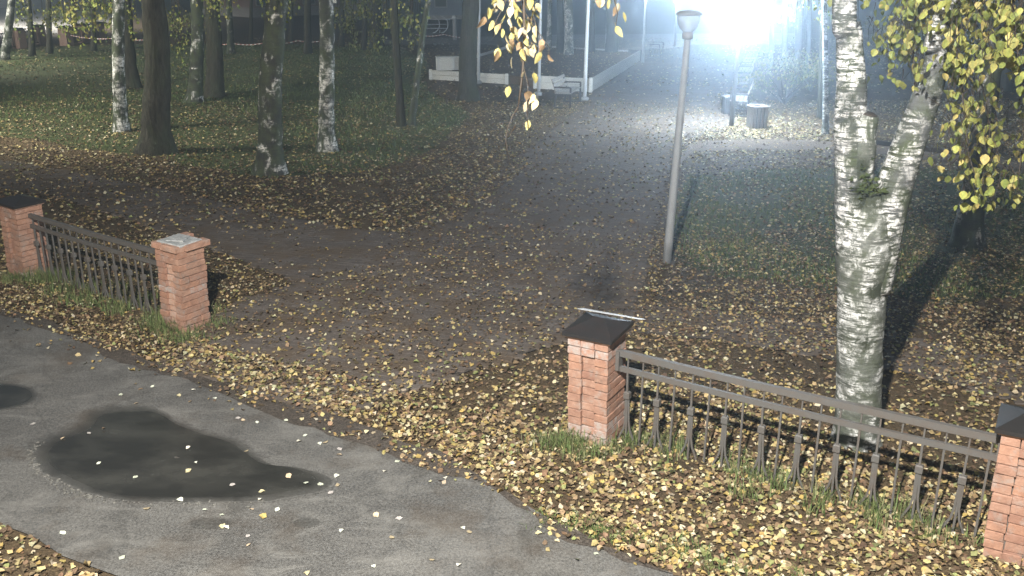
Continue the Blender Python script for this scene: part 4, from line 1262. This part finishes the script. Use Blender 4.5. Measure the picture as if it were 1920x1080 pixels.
def dens_near(P):
    d = np.full(len(P), 420.0)
    pth = on_path(P)
    d[pth] = np.interp(P[pth, 1], [8.6, 10.0, 11.5], [330, 230, 130])
    n1 = vnoise(P[:, 0] * 1.1 + 7, P[:, 1] * 1.1 + 3, 1); n2 = vnoise(P[:, 0] * 3.1, P[:, 1] * 3.1, 2)
    d *= 0.25 + 1.1 * n1 + 0.5 * n2
    rp_ = inside(P, path_pg['right']); d[rp_] *= 1.7
    lf = inside(P, path_pg['left']); d[lf] *= .3
    d[inside(P, lawn_pg[1])] *= .85
    be = inside(P, BERM); d[be] = 1150 * (.5 + .8 * n2[be])
    lo = inside(P, LOWV); d[lo] = 800 * (.4 + n2[lo])
    ro = inside(P, road_pg); d[ro] = 0.4; ba = inside(P, BAND); d[ba] = 55 * np.clip(n2[ba] * 2 - .55, 0, 1); di = inside(P, DIRT); d[di] = 420 * np.clip(n2[di] * 1.8 - .2, 0.1, 1)
    d[P[:, 1] > 9.5] *= np.clip(1.25 - (P[P[:, 1] > 9.5, 1] - 9.5) * .02, .5, 1.3)
    return d
def dens_mid(P):
    d = np.full(len(P), 115.0)
    n1 = vnoise(P[:, 0] * .7 + 7, P[:, 1] * .7 + 3, 4); n2 = vnoise(P[:, 0] * 2.1, P[:, 1] * 2.1, 5)
    d *= .3 + 1.0 * n1 + .6 * n2
    d[inside(P, lawn_pg[0])] *= .62
    d[on_path(P)] *= .45
    le = inside(P, LEFTEDGE); d[le] = 200
    br = inside(P, BRIGHT); d[br] = 300; d[inside(P, SANDP)] = 45
    d *= np.clip(1.3 - (P[:, 1] - 13) * .022, .3, 1.3)
    return d
def dens_far(P):
    n1 = vnoise(P[:, 0] * .4 + 7, P[:, 1] * .4 + 3, 6)
    return 15 * (.2 + 1.3 * n1) * np.clip(1.3 - (P[:, 1] - 30) * .03, .25, 1)
for nm, xr, yr, fn, s0, s1, wt, sd, dm in (('near', (-9, 6.5), (4.2, 9.6), dens_near, .022, .066, W_near, 11, 1300), ('mid', (-12, 9), (9.6, 14.5), dens_near, .022, .058, W_path, 12, 1000),
                                          ('lawn', (-22, 16), (14.5, 30), dens_mid, .04, .08, W_lawn, 13, 400), ('far', (-38, 28), (30, 58), dens_far, .06, .11, W_lawn, 14, 60)):
    V, F, C = scatter(xr, yr, fn, s0, s1, wt, nm, sd, .34, dm)
    cloud('fallen_leaves', V, F, C, MAT['litter'])

# countable pale leaves on the asphalt and on the puddle
fl_mesh = []
for i in range(8):
    r = np.random.default_rng(900 + i)
    V, F, C = leaf_arrays(np.zeros((1, 3)), np.array([.055]), .10, [[(0.56, 0.53, 0.44), (0.50, 0.43, 0.28), (0.60, 0.58, 0.52)][i % 3]], [1], r, False, .40, .14)
    V[:, 2] -= V[:, 2].min()
    o = cloud('fallen_leaf', V, F, C, MAT['litter']); fl_mesh.append(o.data); bpy.data.objects.remove(o)
def ground_leaf(x, y, label, group, s=1.0, i=0):
    o = link('fallen_leaf', fl_mesh[i % 8]); p = gp(x, y, .030); o.location = p; o.scale = (s, s, s); o.rotation_euler = (0, 0, rng.uniform(0, 6.28))
    tag(o, label, 'leaf', group)
pl = [(167, 812, 'small leaf near the upper left rim of the dark puddle', .8), (118, 822, 'leaf at the far left rim of the dark puddle', .9), (185, 869, 'leaf alone in the left half of the dark puddle', .8), (254, 894, 'leaf in the lower middle left of the dark puddle', .9),
      (354, 883, 'curled white leaf in the centre of the dark puddle', 1.2), (353, 840, 'leaf in the upper centre of the dark puddle', .85), (367, 867, 'tiny leaf just above the curled white one', .6), (462, 846, 'leaf near the upper right rim of the dark puddle', .8),
      (436, 909, 'flat leaf in the lower right of the dark puddle', 1.1), (541, 893, 'squarish pale leaf on the right arm of the puddle', 1.2), (574, 906, 'leaf near the right tip of the puddle, left of the last', 1.0), (601, 908, 'leaf at the very right tip of the puddle', 1.0),
      (491, 922, 'leaf above another near the lower right rim of the puddle', 1.0), (488, 937, 'leaf on the lower right rim of the puddle', .9), (337, 938, 'bright leaf on the bottom rim of the puddle', 1.2), (275, 954, 'pale leaf just below the bottom rim of the puddle', 1.1)]
for i, (x, y, lab, s) in enumerate(pl): ground_leaf(x, y, lab, 'leaves on the puddle', s, i)
rl = [(62, 795), (255, 757), (286, 725), (226, 740), (335, 742), (363, 732), (403, 747), (450, 758), (446, 784), (456, 788), (482, 792), (536, 788), (566, 786), (561, 828), (599, 832), (610, 830), (637, 842), (636, 853), (572, 817), (745, 865), (760, 847), (721, 884),
      (640, 995), (735, 1008), (465, 1005), (466, 1022), (384, 956), (416, 965), (417, 987), (424, 990), (632, 893), (633, 910), (620, 924), (472, 955), (520, 956), (1118, 1038), (1010, 1000), (835, 897), (868, 990), (880, 998), (748, 972), (705, 966), (118, 1000), (229, 1045), (575, 1075), (860, 1060), (700, 1062), (810, 1050)]
for i, (x, y) in enumerate(rl): ground_leaf(x, y, 'small pale fallen leaf lying loose on the bare asphalt', 'loose leaves on the asphalt', rng.uniform(.7, 1.15), i)

# ------------------------------------------------------------------ grass
def blades(P, h, w, pal, seed, lean=.45):
    r = np.random.default_rng(seed)
    n = len(P)
    a = r.uniform(0, 2 * np.pi, n); hh = h * r.uniform(.5, 1.25, n)
    side = np.c_[np.cos(a), np.sin(a), np.zeros(n)] * (w * r.uniform(.6, 1.2, n))[:, None]
    dr = np.c_[np.cos(a + 1.57), np.sin(a + 1.57), np.zeros(n)] * (hh * r.normal(0, lean, n))[:, None]
    B = np.c_[P, np.zeros(n)]
    mid = B + dr * .4; mid[:, 2] += hh * .6
    tip = B + dr * 1.2; tip[:, 2] += hh
    V = np.stack([B - side, B + side, mid + side * .6, mid - side * .6, tip + side * .05, tip - side * .05], 1)
    b = np.arange(n)[:, None] * 6
    F = np.concatenate([b + np.array([[0, 1, 2, 3]]), b + np.array([[3, 2, 4, 5]])])
    C = np.array(pal)[r.integers(0, len(pal), n)] * r.uniform(.7, 1.3, n)[:, None]
    return V.reshape(-1, 3), F, np.repeat(C[:, None], 6, 1).reshape(-1, 3)
GRP = [(0.085, 0.125, 0.042), (0.11, 0.15, 0.05), (0.14, 0.165, 0.065), (0.17, 0.17, 0.085)]
def in_poly_pts(pg, n, seed, clump=None):
    r = np.random.default_rng(seed)
    lo, hi = pg.min(0), pg.max(0)
    P = r.uniform(lo, hi, (n, 2))
    u = P[:, 0] / (P[:, 1] * CP + HC * SP)
    P = P[inside(P, pg) & (np.abs(u) < .62)]
    if clump:
        P = P[r.random(len(P)) < np.clip(vnoise(P[:, 0] * clump + 3, P[:, 1] * clump + 5, seed) * 2.2 - .45, 0, 1)]
    return P
parts = []
parts.append(blades(in_poly_pts(lawn_pg[0], 170000, 31, 0.6), .075, .012, GRP[:3], 31))
parts.append(blades(in_poly_pts(lawn_pg[1], 26000, 32, 0.9), .07, .008, GRP[:3], 32))
off = 0; VV, FF, CC = [], [], []
for V, F, C in parts: VV.append(V); FF.append(F + off); CC.append(C); off += len(V)
cloud('grass', np.concatenate(VV), np.concatenate(FF), np.concatenate(CC), MAT['grass'])
VV, FF, CC, off = [], [], [], 0
def tuft(cx, cy, sx, sy, n, h, seed):
    global off
    r = np.random.default_rng(seed)
    c = gp(cx, cy); P = np.array([c.x, c.y]) + r.normal(0, 1, (n, 2)) * np.array([sx, sy])
    V, F, C = blades(P, h, .0045, GRP, seed, .7); VV.append(V); FF.append(F + off); CC.append(C); off += len(V)
tuft(1062, 838, .16, .08, 420, .13, 1); tuft(1105, 856, .12, .05, 240, .10, 2); tuft(1180, 830, .06, .08, 130, .14, 3)
tuft(318, 618, .16, .12, 520, .14, 4); tuft(345, 640, .18, .08, 320, .10, 5); tuft(408, 612, .12, .1, 160, .10, 6)
tuft(20, 528, .16, .08, 260, .12, 7); tuft(88, 525, .12, .10, 320, .15, 8)
for i in range(34):                                           # along both fences
    f = rng.uniform(0, 1); p = c_n.lerp(c_r, f) + NV * rng.normal(-.02, .14)
    P = np.array([p.x, p.y]) + rng.normal(0, 1, (45, 2)) * .06
    V, F, C = blades(P, rng.uniform(.05, .17), .0045, GRP, 60 + i, .6); VV.append(V); FF.append(F + off); CC.append(C); off += len(V)
for i in range(30):
    f = rng.uniform(0, 1); p = c_fl.lerp(c_l, f) + NV * rng.normal(-.02, .2)
    P = np.array([p.x, p.y]) + rng.normal(0, 1, (60, 2)) * .09
    V, F, C = blades(P, rng.uniform(.05, .17), .005, GRP, 160 + i, .6); VV.append(V); FF.append(F + off); CC.append(C); off += len(V)
for i in range(30):                                           # thin strip at the road edge, lower right
    x = rng.uniform(1010, 1560); y = 972 + (x - 1010) * .26 + rng.normal(0, 8)
    c = gp(x, y); P = np.array([c.x, c.y]) + rng.normal(0, 1, (34, 2)) * .06
    V, F, C = blades(P, .055, .004, GRP[:2], 260 + i, .8); VV.append(V); FF.append(F + off); CC.append(C); off += len(V)
cloud('grass', np.concatenate(VV), np.concatenate(FF), np.concatenate(CC), MAT['grass'])

# ------------------------------------------------------------------ haze volume, added to make the lens glare's glow round the lit lamp
b = MB(); b.box((0, 66, 5.5), (200, 210, 13))
b.f = [tuple(q) for q in b.f]
hz = bpy.data.meshes.new('haze'); hz.from_pydata(b.v, [], b.f)
mm = bpy.data.materials.new('haze'); mm.use_nodes = True
nt = mm.node_tree; nt.nodes.clear()
out = nt.nodes.new('ShaderNodeOutputMaterial'); pv = nt.nodes.new('ShaderNodeVolumePrincipled')
pv.inputs['Color'].default_value = (0.72, 0.86, 1.0, 1)
pv.inputs['Density'].default_value = 0.0092
pv.inputs['Anisotropy'].default_value = 0.84
nt.links.new(pv.outputs[0], out.inputs['Volume'])
hz.materials.append(mm); hz.update()
link('haze', hz, None, 'stuff')
